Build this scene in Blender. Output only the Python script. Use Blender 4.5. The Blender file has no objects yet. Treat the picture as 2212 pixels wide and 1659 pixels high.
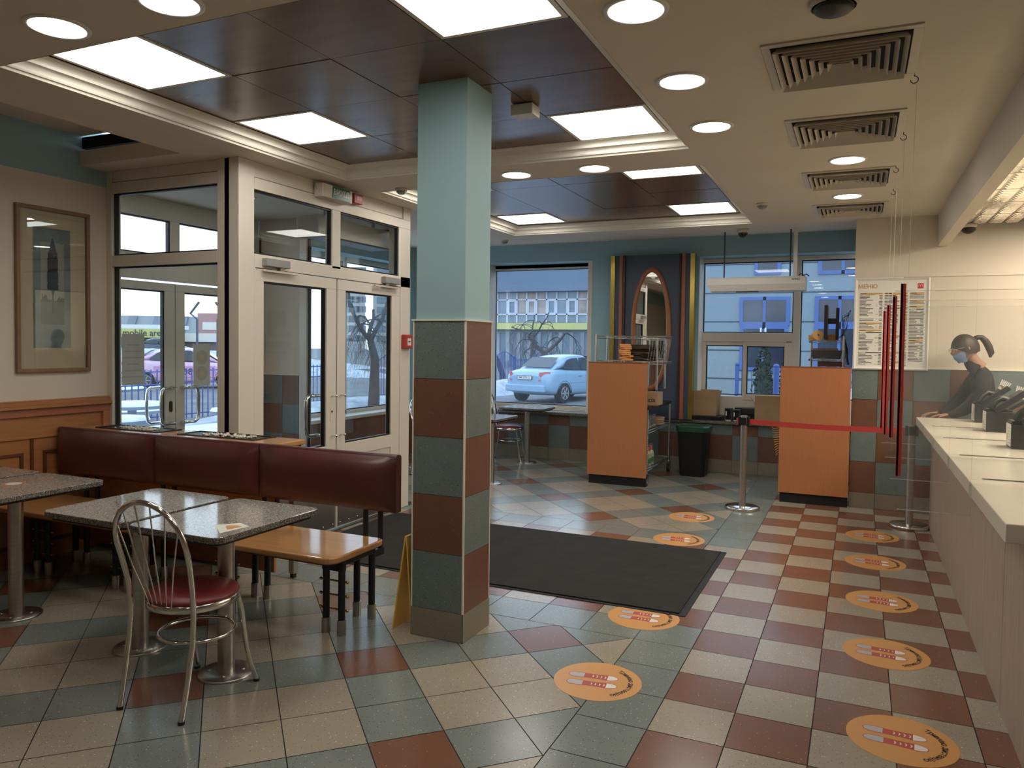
import bpy, bmesh, math, random
from mathutils import Vector, Matrix
PI = math.pi
R = math.radians
SC = bpy.context.scene
SKY, KIT, EXPO = 2.0, 110, 0.35
COL = SC.collection
rnd = random.Random(7)

# ---------------------------------------------------------------- materials
def lin(c):
    c = c / 255.0
    return c / 12.92 if c <= 0.04045 else ((c + 0.055) / 1.055) ** 2.4

def rgb(r, g, b):
    a, b_, c = lin(r), lin(g), lin(b)
    y = .3 * a + .59 * b_ + .11 * c; k = .80
    return (y + (a - y) * k, y + (b_ - y) * k, y + (c - y) * k, 1)

def mat(name, col, rough=0.5, metal=0.0, spec=0.5, noise=0.0, nscale=8.0, bump=0.0, bscale=60.0,
        specks=None, coat=0.0, stretch=None, emit=None, alpha=None):
    m = bpy.data.materials.new(name)
    m.use_nodes = True
    nt = m.node_tree
    N, L = nt.nodes, nt.links
    b = N['Principled BSDF']
    b.inputs['Base Color'].default_value = col
    b.inputs['Roughness'].default_value = rough
    b.inputs['Metallic'].default_value = metal
    b.inputs['Specular IOR Level'].default_value = spec
    if coat:
        b.inputs['Coat Weight'].default_value = coat
        b.inputs['Coat Roughness'].default_value = 0.06
    tc = N.new('ShaderNodeTexCoord')
    src = tc.outputs['Object']
    if stretch:
        mp = N.new('ShaderNodeMapping')
        mp.inputs['Scale'].default_value = stretch
        L.new(src, mp.inputs['Vector'])
        src = mp.outputs['Vector']
    last = None
    if noise:
        n = N.new('ShaderNodeTexNoise')
        n.inputs['Scale'].default_value = nscale
        n.inputs['Detail'].default_value = 5
        L.new(src, n.inputs['Vector'])
        mr = N.new('ShaderNodeMapRange')
        mr.inputs['From Min'].default_value = 0.3
        mr.inputs['From Max'].default_value = 0.7
        mr.inputs['To Min'].default_value = 1 - noise
        mr.inputs['To Max'].default_value = 1 + noise
        L.new(n.outputs['Fac'], mr.inputs['Value'])
        vm = N.new('ShaderNodeVectorMath')
        vm.operation = 'SCALE'
        vm.inputs[0].default_value = col[:3]
        L.new(mr.outputs['Result'], vm.inputs['Scale'])
        last = vm.outputs['Vector']
    if specks:
        for (scol, sscale, thr) in specks:
            v = N.new('ShaderNodeTexVoronoi')
            v.inputs['Scale'].default_value = sscale
            L.new(tc.outputs['Object'], v.inputs['Vector'])
            lt = N.new('ShaderNodeMath')
            lt.operation = 'LESS_THAN'
            lt.inputs[1].default_value = thr
            L.new(v.outputs['Distance'], lt.inputs[0])
            mx = N.new('ShaderNodeMix')
            mx.data_type = 'RGBA'
            L.new(lt.outputs[0], mx.inputs[0])
            if last is not None:
                L.new(last, mx.inputs[6])
            else:
                mx.inputs[6].default_value = col
            mx.inputs[7].default_value = scol
            last = mx.outputs[2]
    if last is not None:
        L.new(last, b.inputs['Base Color'])
    if bump:
        n2 = N.new('ShaderNodeTexNoise')
        n2.inputs['Scale'].default_value = bscale
        n2.inputs['Detail'].default_value = 3
        L.new(src, n2.inputs['Vector'])
        bp = N.new('ShaderNodeBump')
        bp.inputs['Strength'].default_value = bump
        bp.inputs['Distance'].default_value = 0.004
        L.new(n2.outputs['Fac'], bp.inputs['Height'])
        L.new(bp.outputs['Normal'], b.inputs['Normal'])
    if emit:
        b.inputs['Emission Color'].default_value = emit[0]
        b.inputs['Emission Strength'].default_value = emit[1]
    if alpha is not None:
        b.inputs['Alpha'].default_value = alpha
    return m

def glass_mat(name, tint, refl=0.05, rough=0.0, haze=0.0, hazecol=(0.7, 0.8, 0.9, 1), fresnel=True):
    m = bpy.data.materials.new(name)
    m.use_nodes = True
    nt = m.node_tree
    N, L = nt.nodes, nt.links
    N.remove(N['Principled BSDF'])
    out = N['Material Output']
    tr = N.new('ShaderNodeBsdfTransparent')
    tr.inputs['Color'].default_value = tint
    gl = N.new('ShaderNodeBsdfGlossy')
    gl.inputs['Roughness'].default_value = rough
    lw = N.new('ShaderNodeLayerWeight')
    lw.inputs['Blend'].default_value = 0.5
    p = N.new('ShaderNodeMath')
    p.operation = 'POWER'
    p.inputs[1].default_value = 4.0
    L.new(lw.outputs['Facing'], p.inputs[0])
    ma = N.new('ShaderNodeMath')
    ma.operation = 'MULTIPLY_ADD'
    ma.inputs[1].default_value = 1 - refl
    ma.inputs[2].default_value = refl
    L.new(p.outputs[0], ma.inputs[0])
    mx = N.new('ShaderNodeMixShader')
    L.new(ma.outputs[0], mx.inputs[0])
    first = tr.outputs[0]
    if haze:
        df = N.new('ShaderNodeBsdfDiffuse')
        df.inputs['Color'].default_value = hazecol
        tl = N.new('ShaderNodeBsdfTranslucent')
        tl.inputs['Color'].default_value = hazecol
        ad = N.new('ShaderNodeMixShader')
        L.new(df.outputs[0], ad.inputs[1])
        L.new(tl.outputs[0], ad.inputs[2])
        tc = N.new('ShaderNodeTexCoord')
        n = N.new('ShaderNodeTexNoise')
        n.inputs['Scale'].default_value = 1.6
        n.inputs['Detail'].default_value = 4
        L.new(tc.outputs['Object'], n.inputs['Vector'])
        mr = N.new('ShaderNodeMapRange')
        mr.inputs['From Min'].default_value = 0.35
        mr.inputs['From Max'].default_value = 0.75
        mr.inputs['To Min'].default_value = haze * 0.3
        mr.inputs['To Max'].default_value = haze * 1.7
        L.new(n.outputs['Fac'], mr.inputs['Value'])
        hz = N.new('ShaderNodeMixShader')
        L.new(mr.outputs['Result'], hz.inputs[0])
        L.new(tr.outputs[0], hz.inputs[1])
        L.new(ad.outputs[0], hz.inputs[2])
        first = hz.outputs[0]
    L.new(first, mx.inputs[1])
    L.new(gl.outputs[0], mx.inputs[2])
    L.new(mx.outputs[0], out.inputs['Surface'])
    return m

def lamp_mat(name, col, strength):
    m = bpy.data.materials.new(name)
    m.use_nodes = True
    N, L = m.node_tree.nodes, m.node_tree.links
    N.remove(N['Principled BSDF'])
    e = N.new('ShaderNodeEmission')
    e.inputs['Color'].default_value = col
    e.inputs['Strength'].default_value = strength
    L.new(e.outputs[0], N['Material Output'].inputs['Surface'])
    return m

dark = rgb(40, 34, 28)
lite = rgb(215, 210, 195)
M = {}
M['cyan'] = mat('cyan_terrazzo', rgb(122, 131, 124), 0.2, noise=0.07, nscale=3, specks=[(rgb(82, 92, 90), 70, 0.16), (rgb(190, 196, 188), 46, 0.1)], spec=0.5, bump=0.03)
M['cream'] = mat('cream_terrazzo', rgb(160, 148, 126), 0.22, noise=0.06, nscale=3, specks=[(rgb(115, 100, 80), 70, 0.15), (rgb(222, 216, 200), 46, 0.1)], spec=0.5, bump=0.03)
M['brown'] = mat('brown_terrazzo', rgb(126, 80, 54), 0.22, noise=0.08, nscale=3, specks=[(rgb(190, 150, 120), 40, 0.08), (rgb(80, 46, 32), 70, 0.1)], spec=0.5, bump=0.03)
M['grout'] = mat('dark_grout', rgb(42, 36, 32), 0.8)
M['wcyan'] = mat('wall_cyan_tile', rgb(108, 124, 122), 0.35, noise=0.06, specks=[(rgb(60, 78, 80), 75, 0.17), (rgb(165, 180, 176), 48, 0.1)])
M['wbrown'] = mat('wall_brown_tile', rgb(122, 78, 54), 0.35, noise=0.06, specks=[(rgb(175, 135, 105), 40, 0.08), (rgb(70, 42, 30), 70, 0.1)])
M['wcream'] = mat('wall_base_tile', rgb(140, 130, 108), 0.4, noise=0.06, specks=[(rgb(95, 88, 72), 70, 0.15)])
M['ceil'] = mat('ceiling_paint', rgb(226, 214, 192), 0.9, noise=0.025, nscale=1.5, bump=0.15, bscale=180)
M['wall'] = mat('wall_paint', rgb(222, 208, 188), 0.85, noise=0.02, nscale=2, bump=0.08, bscale=150)
M['blue'] = mat('blue_paint', rgb(148, 190, 198), 0.7, noise=0.03, nscale=2, bump=0.08, bscale=150)
M['mould'] = mat('moulding_paint', rgb(232, 226, 208), 0.55)
M['frame'] = mat('frame_enamel', rgb(226, 216, 198), 0.28, spec=0.5)
M['gasket'] = mat('black_gasket', rgb(18, 20, 24), 0.4)
M['ctile'] = mat('walnut_ceiling_tile', rgb(112, 82, 62), 0.25, noise=0.14, nscale=2.2, stretch=(1, 4, 1), spec=0.5)
M['void'] = mat('dark_void', rgb(14, 15, 17), 0.9)
M['wood'] = mat('honey_wood', rgb(184, 116, 48), 0.3, noise=0.1, nscale=5, stretch=(0.6, 1, 9), coat=0.2)
M['woodtop'] = mat('honey_laminate', rgb(206, 142, 66), 0.13, noise=0.08, nscale=4, stretch=(1, 10, 1), coat=0.3)
M['wooddark'] = mat('brown_moulding', rgb(112, 56, 26), 0.35, noise=0.1)
M['orange'] = mat('orange_laminate', rgb(188, 110, 44), 0.42, noise=0.05, nscale=6, stretch=(12, 12, 0.6))
M['orangeedge'] = mat('orange_edge', rgb(150, 72, 24), 0.4)
M['black'] = mat('black_plastic', rgb(16, 16, 18), 0.4)
M['blackm'] = mat('black_matt', rgb(10, 10, 11), 0.7)
M['leather'] = mat('burgundy_leather', rgb(92, 38, 38), 0.3, noise=0.16, nscale=5, bump=0.12, bscale=240, spec=0.5)
M['redvinyl'] = mat('red_vinyl', rgb(128, 34, 36), 0.38, noise=0.06, bump=0.08, bscale=260)
M['chrome'] = mat('chrome', (0.72, 0.70, 0.66, 1), 0.14, metal=1)
M['steel'] = mat('brushed_steel', (0.50, 0.48, 0.45, 1), 0.32, metal=1, noise=0.08, nscale=10, stretch=(1, 1, 14))
M['wire'] = mat('zinc_wire', (0.55, 0.54, 0.50, 1), 0.25, metal=1)
M['brass'] = mat('brass', (0.62, 0.42, 0.16, 1), 0.25, metal=1)
M['gold'] = mat('gold_strip', (0.70, 0.52, 0.14, 1), 0.22, metal=1)
M['navy'] = mat('navy_enamel', rgb(26, 32, 46), 0.35)
M['granite'] = mat('granite', rgb(150, 145, 136), 0.09, noise=0.28, nscale=60, specks=[(rgb(48, 44, 40), 110, 0.3), (rgb(220, 214, 204), 85, 0.2)], spec=0.6)
M['graniteedge'] = mat('granite_edge', rgb(118, 112, 102), 0.5, noise=0.35, nscale=90, specks=[(rgb(30, 26, 24), 150, 0.42), (rgb(205, 195, 178), 120, 0.22)], bump=0.6, bscale=220)
M['mat'] = mat('black_carpet', rgb(36, 34, 30), 0.95, noise=0.3, nscale=7, bump=0.6, bscale=420)
M['rubber'] = mat('rubber', rgb(22, 22, 23), 0.6)
M['counter'] = mat('counter_front', rgb(172, 148, 122), 0.5, noise=0.17, nscale=9, stretch=(1, 9, 0.35))
M['ctop'] = mat('white_solid_surface', rgb(226, 214, 192), 0.22)
M['slate'] = mat('slate_blue_panel', rgb(66, 84, 104), 0.45, noise=0.04)
M['terra'] = mat('terracotta_strip', rgb(178, 98, 58), 0.4)
M['darkstrip'] = mat('dark_brown_strip', rgb(84, 44, 30), 0.4)
M['oval'] = mat('ochre_oval_frame', rgb(172, 98, 38), 0.35, noise=0.05)
M['mirror'] = mat('mirror', (0.86, 0.88, 0.88, 1), 0.01, metal=1)
M['glass'] = glass_mat('clear_glass', (0.93, 0.96, 0.97, 1), 0.035)
M['hglass'] = glass_mat('hazy_glass', (0.86, 0.92, 0.97, 1), 0.035, haze=0.05)
M['plexi'] = glass_mat('plexiglass', (0.985, 0.985, 0.98, 1), 0.02, haze=0.015)
M['edgeplexi'] = mat('plexi_edge', rgb(210, 215, 205), 0.2, alpha=0.35)
M['picglass'] = glass_mat('picture_glass', (0.97, 0.97, 0.96, 1), 0.06)
M['red'] = mat('red_tape', rgb(206, 34, 22), 0.45)
M['redbelt'] = mat('red_belt', rgb(196, 26, 20), 0.6, bump=0.2, bscale=300)
M['white'] = mat('white_plastic', rgb(228, 224, 216), 0.35)
M['offw'] = mat('offwhite_plastic', rgb(214, 204, 184), 0.4)
M['grey'] = mat('grey_plastic', rgb(150, 150, 148), 0.4)
M['dgrey'] = mat('dark_grey_plastic', rgb(62, 64, 66), 0.45)
M['paper'] = mat('paper', rgb(226, 222, 212), 0.8)
M['card'] = mat('cardboard', rgb(176, 138, 92), 0.8, noise=0.05)
M['cardd'] = mat('cardboard_inside', rgb(130, 98, 64), 0.85)
M['green'] = mat('green_lid', rgb(18, 84, 56), 0.4)
M['exitgreen'] = mat('exit_green', rgb(20, 112, 88), 0.3)
M['firered'] = mat('fire_red', rgb(186, 36, 26), 0.4)
M['stick'] = mat('sticker_orange', rgb(222, 150, 44), 0.35)
M['stred'] = mat('sticker_red', rgb(196, 58, 40), 0.35)
M['stgrey'] = mat('sticker_grey', rgb(186, 182, 188), 0.35)
M['stwhite'] = mat('sticker_white', rgb(234, 228, 220), 0.35)
M['ink'] = mat('ink', rgb(34, 28, 26), 0.6)
M['mustard'] = mat('mustard_print', rgb(206, 158, 70), 0.6)
M['yellow'] = mat('yellow_paper', rgb(228, 160, 44), 0.6)
M['lamp'] = lamp_mat('lamp_white', (1.0, 0.94, 0.84, 1), 20.0)
M['panel'] = lamp_mat('panel_white', (1.0, 0.95, 0.87, 1), 7.5)
M['tin'] = mat('silver_tin_tile', (0.62, 0.58, 0.50, 1), 0.22, metal=1, bump=0.5, bscale=30)
M['pebble'] = mat('white_pebble', rgb(225, 218, 200), 0.6)
M['matb'] = mat('mount_board', rgb(206, 190, 150), 0.7)
M['picbg'] = mat('print_teal', rgb(110, 134, 140), 0.7, noise=0.3, nscale=6)
M['picmid'] = mat('print_pale', rgb(150, 158, 150), 0.7, noise=0.12, nscale=5)
M['piclow'] = mat('print_field', rgb(78, 104, 104), 0.7, noise=0.15)
M['pictree'] = mat('print_tree', rgb(28, 48, 58), 0.8, noise=0.2, nscale=20)
M['picframe'] = mat('picture_frame_wood', rgb(140, 104, 64), 0.4, noise=0.08)

# ---------------------------------------------------------------- mesh builder
class MB:
    def __init__(self):
        self.v, self.f, self.m, self.s = [], [], [], []
    def add(self, vs, fs, mi=0, sm=False, M4=None):
        o = len(self.v)
        if M4 is not None:
            vs = [tuple(M4 @ Vector(p)) for p in vs]
        self.v += [tuple(p) for p in vs]
        for f in fs:
            self.f.append(tuple(o + i for i in f)); self.m.append(mi); self.s.append(sm)
        return self
    def box(self, x0, x1, y0, y1, z0, z1, mi=0, M4=None):
        vs = [(x0, y0, z0), (x1, y0, z0), (x1, y1, z0), (x0, y1, z0), (x0, y0, z1), (x1, y0, z1), (x1, y1, z1), (x0, y1, z1)]
        fs = [(3, 2, 1, 0), (4, 5, 6, 7), (0, 1, 5, 4), (1, 2, 6, 5), (2, 3, 7, 6), (3, 0, 4, 7)]
        return self.add(vs, fs, mi, False, M4)
    def quad(self, a, b, c, d, mi=0):
        return self.add([a, b, c, d], [(0, 1, 2, 3)], mi)
    def prism(self, poly, z0, z1, mi=0, mt=None, sm=False, M4=None):
        n = len(poly)
        vs = [(x, y, z0) for x, y in poly] + [(x, y, z1) for x, y in poly]
        o = len(self.v)
        self.add(vs, [tuple(range(n - 1, -1, -1)), tuple(range(n, 2 * n))], mi if mt is None else mt, False, M4)
        for i in range(n):
            j = (i + 1) % n
            self.f.append((o + i, o + j, o + n + j, o + n + i)); self.m.append(mi); self.s.append(sm)
        return self
    def cyl(self, c, r, z0, z1, mi=0, n=24, r1=None, M4=None):
        r1 = r if r1 is None else r1
        vs = [(c[0] + r * math.cos(2 * PI * i / n), c[1] + r * math.sin(2 * PI * i / n), z0) for i in range(n)] + \
             [(c[0] + r1 * math.cos(2 * PI * i / n), c[1] + r1 * math.sin(2 * PI * i / n), z1) for i in range(n)]
        self.add(vs, [tuple(range(n - 1, -1, -1)), tuple(range(n, 2 * n))], mi, False, M4)
        self.add(vs, [(i, (i + 1) % n, n + (i + 1) % n, n + i) for i in range(n)], mi, True, M4)
        return self
    def tube(self, pts, r, mi=0, n=8, closed=False, M4=None):
        P = [Vector(p) for p in pts]
        k = len(P)
        rr = r if hasattr(r, '__len__') else [r] * k
        vs, fs = [], []
        prev = None
        for i in range(k):
            if closed:
                t = (P[(i + 1) % k] - P[i - 1]).normalized()
            else:
                t = (P[min(i + 1, k - 1)] - P[max(i - 1, 0)]).normalized()
            if prev is None:
                a = t.orthogonal().normalized()
            else:
                a = (prev - t * prev.dot(t))
                a = a.normalized() if a.length > 1e-6 else t.orthogonal().normalized()
            prev = a
            b = t.cross(a)
            for j in range(n):
                w = 2 * PI * j / n
                vs.append(tuple(P[i] + (a * math.cos(w) + b * math.sin(w)) * rr[i]))
        m = k if closed else k - 1
        for i in range(m):
            for j in range(n):
                a0 = i * n + j; a1 = i * n + (j + 1) % n
                b0 = ((i + 1) % k) * n + j; b1 = ((i + 1) % k) * n + (j + 1) % n
                fs.append((a0, a1, b1, b0))
        self.add(vs, fs, mi, True, M4)
        if not closed:
            self.add(vs, [tuple(range(n - 1, -1, -1)), tuple(range((k - 1) * n, k * n))], mi, False, M4)
        return self
    def lathe(self, c, prof, mi=0, n=24, M4=None):
        vs, fs = [], []
        for r, z in prof:
            for j in range(n):
                w = 2 * PI * j / n
                vs.append((c[0] + r * math.cos(w), c[1] + r * math.sin(w), z))
        for i in range(len(prof) - 1):
            for j in range(n):
                fs.append((i * n + j, i * n + (j + 1) % n, (i + 1) * n + (j + 1) % n, (i + 1) * n + j))
        return self.add(vs, fs, mi, True, M4)
    def ball(self, c, r, mi=0, n=12, m=8, M4=None):
        rx, ry, rz = r if hasattr(r, '__len__') else (r, r, r)
        vs = [(c[0], c[1], c[2] - rz)]
        for i in range(1, m):
            t = PI * i / m
            for j in range(n):
                w = 2 * PI * j / n
                vs.append((c[0] + rx * math.sin(t) * math.cos(w), c[1] + ry * math.sin(t) * math.sin(w), c[2] - rz * math.cos(t)))
        vs.append((c[0], c[1], c[2] + rz))
        fs = [(0, 1 + (j + 1) % n, 1 + j) for j in range(n)]
        for i in range(m - 2):
            for j in range(n):
                fs.append((1 + i * n + j, 1 + i * n + (j + 1) % n, 1 + (i + 1) * n + (j + 1) % n, 1 + (i + 1) * n + j))
        e = len(vs) - 1
        fs += [(e, 1 + (m - 2) * n + j, 1 + (m - 2) * n + (j + 1) % n) for j in range(n)]
        return self.add(vs, fs, mi, True, M4)
    def loft(self, rings, mi=0, sm=True, cap=True, closed_ring=True):
        n = len(rings[0]); vs = [p for r in rings for p in r]; fs = []
        for i in range(len(rings) - 1):
            for j in range(n if closed_ring else n - 1):
                fs.append((i * n + j, i * n + (j + 1) % n, (i + 1) * n + (j + 1) % n, (i + 1) * n + j))
        self.add(vs, fs, mi, sm)
        if cap:
            self.add(vs, [tuple(range(n - 1, -1, -1)), tuple(range((len(rings) - 1) * n, len(rings) * n))], mi, False)
        return self
    def build(self, name, mats, parent=None, bevel=0.0, loc=None, seg=2, subd=0, world=False):
        if not hasattr(mats, '__len__'):
            mats = [mats]
        if world:
            lx, ly, lz = parent.location if parent.type == 'EMPTY' else parent.parent.location
            self.v = [(x - lx, y - ly, z - lz) for x, y, z in self.v]
        me = bpy.data.meshes.new(name)
        vs = self.v
        if loc is not None:
            vs = [(x - loc[0], y - loc[1], z - loc[2]) for x, y, z in vs]
        me.from_pydata(vs, [], self.f)
        for m in mats:
            me.materials.append(m)
        me.polygons.foreach_set('material_index', self.m)
        me.polygons.foreach_set('use_smooth', self.s)
        me.update()
        o = bpy.data.objects.new(name, me)
        COL.objects.link(o)
        if loc is not None:
            o.location = loc
        if parent is not None:
            o.parent = parent
            if loc is None:
                o.location = (0, 0, 0)
        if bevel:
            b = o.modifiers.new('bevel', 'BEVEL'); b.width = bevel; b.segments = seg; b.limit_method = 'ANGLE'; b.angle_limit = R(40)
            b.harden_normals = False
        if subd:
            s = o.modifiers.new('subd', 'SUBSURF'); s.levels = subd; s.render_levels = subd
        return o

def tag(o, label=None, cat=None, group=None, kind=None):
    if label: o['label'] = label
    if cat: o['category'] = cat
    if group: o['group'] = group
    if kind: o['kind'] = kind
    return o

def thing(name, loc, label, cat, group=None, rz=0.0):
    o = bpy.data.objects.new(name, None)
    o.empty_display_size = 0.1
    COL.objects.link(o)
    o.location = loc
    o.rotation_euler = (0, 0, rz)
    return tag(o, label, cat, group)

def struct(mb, name, mats, bevel=0.0, parent=None):
    o = mb.build(name, mats, parent, bevel)
    if parent is None:
        o['kind'] = 'structure'
    return o

def dup(root, loc=None, rz=None, label=None, group=None):
    r = root.copy(); COL.objects.link(r)
    if loc is not None: r.location = loc
    if rz is not None: r.rotation_euler = (0, 0, rz)
    if label: r['label'] = label
    if group: r['group'] = group
    for ch in list(root.children):
        c = ch.copy(); COL.objects.link(c); c.parent = r
        for g in list(ch.children):
            d = g.copy(); COL.objects.link(d); d.parent = c
    return r

def arc(c, r, a0, a1, n):
    return [(c[0] + r * math.cos(a0 + (a1 - a0) * i / n), c[1] + r * math.sin(a0 + (a1 - a0) * i / n)) for i in range(n + 1)]

def rrect(x0, x1, y0, y1, r, n=5):
    rs = r if hasattr(r, '__len__') else (r,) * 4   # corners: (x0,y0),(x1,y0),(x1,y1),(x0,y1)
    p = []
    for (cx, cy, rr, a) in ((x0 + rs[0], y0 + rs[0], rs[0], PI), (x1 - rs[1], y0 + rs[1], rs[1], 1.5 * PI), (x1 - rs[2], y1 - rs[2], rs[2], 0), (x0 + rs[3], y1 - rs[3], rs[3], 0.5 * PI)):
        p += arc((cx, cy), rr, a, a + PI / 2, n)
    return p

_tc = {}
def glyphs(s, size, bold=0.0):
    k = (s, size, bold)
    if k not in _tc:
        cu = bpy.data.curves.new('t', 'FONT'); cu.body = s; cu.size = size; cu.align_x = 'CENTER'; cu.align_y = 'CENTER'; cu.resolution_u = 3
        cu.offset = bold
        ob = bpy.data.objects.new('t', cu)
        COL.objects.link(ob)
        me = bpy.data.meshes.new_from_object(ob.evaluated_get(bpy.context.evaluated_depsgraph_get()))
        _tc[k] = ([tuple(v.co) for v in me.vertices], [tuple(p.vertices) for p in me.polygons])
        bpy.data.objects.remove(ob); bpy.data.curves.remove(cu); bpy.data.meshes.remove(me)
    return _tc[k]

def text(mb, s, size, M4, mi=0, bold=0.0):
    v, f = glyphs(s, size, bold)
    mb.add(v, f, mi, False, M4)

def clip(poly, nx, ny, d):   # keep nx*x+ny*y <= d
    out = []
    for i in range(len(poly)):
        a, b = poly[i], poly[(i + 1) % len(poly)]
        da = nx * a[0] + ny * a[1] - d; db = nx * b[0] + ny * b[1] - d
        if da <= 0: out.append(a)
        if da * db < 0:
            t = da / (da - db); out.append((a[0] + (b[0] - a[0]) * t, a[1] + (b[1] - a[1]) * t))
    return out

def area(p):
    return abs(sum(p[i][0] * p[(i + 1) % len(p)][1] - p[(i + 1) % len(p)][0] * p[i][1] for i in range(len(p)))) / 2

def inset(p, g):
    n = len(p); cx = sum(a[0] for a in p) / n; cy = sum(a[1] for a in p) / n
    for i in range(n):
        a, b = p[i], p[(i + 1) % n]
        ex, ey = b[0] - a[0], b[1] - a[1]; l = math.hypot(ex, ey)
        if l < 1e-6: continue
        nx, ny = ey / l, -ex / l
        if nx * (cx - a[0]) + ny * (cy - a[1]) > 0: nx, ny = -nx, -ny
        yield nx, ny, nx * a[0] + ny * a[1] - g

# ---------------------------------------------------------------- camera
cam = bpy.data.cameras.new('camera')
camo = bpy.data.objects.new('camera', cam)
COL.objects.link(camo)
cr = Vector((0.91094226, 0.41233371, 0.01284973)); cu_ = Vector((-0.02574791, 0.02574043, 0.99933702)); cf = Vector((-0.41172958, 0.91066917, -0.03406477))
camo.matrix_world = Matrix(((cr.x, cu_.x, -cf.x, 0.73429), (cr.y, cu_.y, -cf.y, -3.85558), (cr.z, cu_.z, -cf.z, 1.53266), (0, 0, 0, 1)))
cam.sensor_width = 36
cam.lens = 36 * 1645.786 / 2212
cam.shift_x = -(1110.547 - 1106) / 2212
cam.shift_y = (799.935 - 829.5) / 2212
cam.clip_start = 0.05
cam.clip_end = 400
SC.camera = camo

# ---------------------------------------------------------------- floor
ZS = 2.775          # soffit height
T = 0.3
def floor_mesh():
    mb = MB(); g = 0.0022
    def tile(poly, mi):
        if len(poly) < 3 or area(poly) < 1e-4: return
        q = poly
        for nx, ny, d in list(inset(poly, g)):
            q = clip(q, nx, ny, d)
        if len(q) >= 3 and area(q) > 1e-4:
            s = sum(q[i][0] * q[(i + 1) % len(q)][1] - q[(i + 1) % len(q)][0] * q[i][1] for i in range(len(q)))
            if s < 0: q = q[::-1]
            # drop repeated points
            r_ = [q[i] for i in range(len(q)) if math.hypot(q[i][0] - q[i - 1][0], q[i][1] - q[i - 1][1]) > 1e-5]
            if len(r_) >= 3:
                mb.add([(x, y, 0.0) for x, y in r_], [tuple(range(len(r_)))], mi)
    Y0, Y1 = -4.8, 5.66
    # checker beside the counter, blue band, path to the doors
    for ix in range(-1, 9):
        for iy in range(-16, 19):
            x, y = ix * T, iy * T
            if y < Y0 or y > Y1: continue
            if ix == -1 and not (1 <= iy <= 6):
                mi = 0
            else:
                mi = 2 if (ix + iy) % 2 == 0 else 1
            tile([(x, y), (x + T, y), (x + T, min(y + T, Y1)), (x, min(y + T, Y1))], mi)
    for ix in range(-11, -1):
        for iy in range(0, 8):
            x, y = ix * T, iy * T
            if x + T < -3.1: continue
            mi = 0 if iy in (0, 7) else (2 if (ix + iy) % 2 == 0 else 1)
            tile([(max(x, -3.1), y), (x + T, y), (x + T, y + T), (max(x, -3.1), y + T)], mi)
    s2 = math.sqrt(2); D = T * s2
    def diag(ou, ov, bu, bv, x0, x1, y0, y1):
        for u in range(-50, 40):
            for v in range(-50, 40):
                pts = [((a * D + b * D) / 2, (a * D - b * D) / 2) for a, b in ((u + ou, v + ov), (u + 1 + ou, v + ov), (u + 1 + ou, v + 1 + ov), (u + ou, v + 1 + ov))]
                if max(p[0] for p in pts) < x0 or min(p[0] for p in pts) > x1 or max(p[1] for p in pts) < y0 or min(p[1] for p in pts) > y1: continue
                q = clip(clip(clip(clip(pts, -1, 0, -x0), 1, 0, x1), 0, -1, -y0), 0, 1, y1)
                iu, iv = (u - bu) % 3 == 0, (v - bv) % 3 == 0
                mi = 2 if (iu and iv) else (1 if (not iu and not iv) else 0)
                tile(q, mi)
    diag(0.325, 0.25, 0, 1, -4.4, -T, Y0, 0.0)
    diag(0.49, 0.0, 2, 2, -4.9, -T, 2.4, Y1)
    mb.box(-5.0, 4.2, -7.0, 5.7, -0.1, -0.0025, 3)
    return mb
struct(floor_mesh(), 'floor', [M['cyan'], M['cream'], M['brown'], M['grout']])

# vestibule floor
struct(MB().box(-5.0, -3.12, 0.12, 2.25, -0.05, 0.0005, 0), 'floor', [mat('vestibule_floor', rgb(120, 122, 120), 0.3, noise=0.1)])

# ---------------------------------------------------------------- ceiling
R1 = (-2.89, -0.27, -1.615, 0.98)
R2 = (-2.89, -0.27, 1.46, 4.12)
XL = -4.4
mb = MB()
XE, YE = 4.2, -7.0
def cz(x0, x1, y0, y1):
    if x1 > x0 and y1 > y0: mb.box(x0, x1, y0, y1, ZS, ZS + 0.06, 0)
# y bands
cz(-3.42, 1.37, YE, R1[2]); cz(-3.42, R1[0], R1[2], -0.1); cz(-3.42, R1[0], -0.1, R1[3]); cz(R1[1], 1.37, R1[2], R1[3])
cz(-4.95, -3.42, 0.08, 4.3)
cz(-3.42, 1.37, R1[3], R2[2]); cz(-3.42, R2[0], R2[2], R2[3]); cz(R2[1], 1.37, R2[2], R2[3]); cz(-3.42, 1.37, R2[3], 4.3)
cz(-4.4, -3.42, -0.12, 0.08)
# gently rising strip towards the far wall
mb.add([(-4.95, 4.3, ZS), (1.37, 4.3, ZS), (1.37, 5.7, 2.885), (-4.95, 5.7, 2.885), (-4.95, 4.3, ZS + .06), (1.37, 4.3, ZS + .06), (1.37, 5.7, 2.945), (-4.95, 5.7, 2.945)],
       [(3, 2, 1, 0), (4, 5, 6, 7), (0, 1, 5, 4), (1, 2, 6, 5), (2, 3, 7, 6), (3, 0, 4, 7)], 0)
# cove over the left wall
mb.box(-4.45, -3.36, YE, -0.1, 2.99, 3.05, 0)
mb.box(-3.42, -3.36, YE, -0.1, ZS + .06, 3.0, 0)
mb.box(-4.4, -3.42, -0.12, -0.10, ZS + 0.06, 2.88, 0)
struct(mb, 'ceiling', [M['ceil']])
struct(MB().box(-4.4, -3.42, -0.10, 0.1, 2.9, 2.98), 'ceiling', [M['void']])  # near-black block standing in for the shade inside the hollow beam
# bulkhead over the counter + kitchen ceiling
struct(MB().box(1.37, 1.45, YE, 4.19, 2.487, ZS + 0.06, 0), 'ceiling', [M['ceil']])

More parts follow.
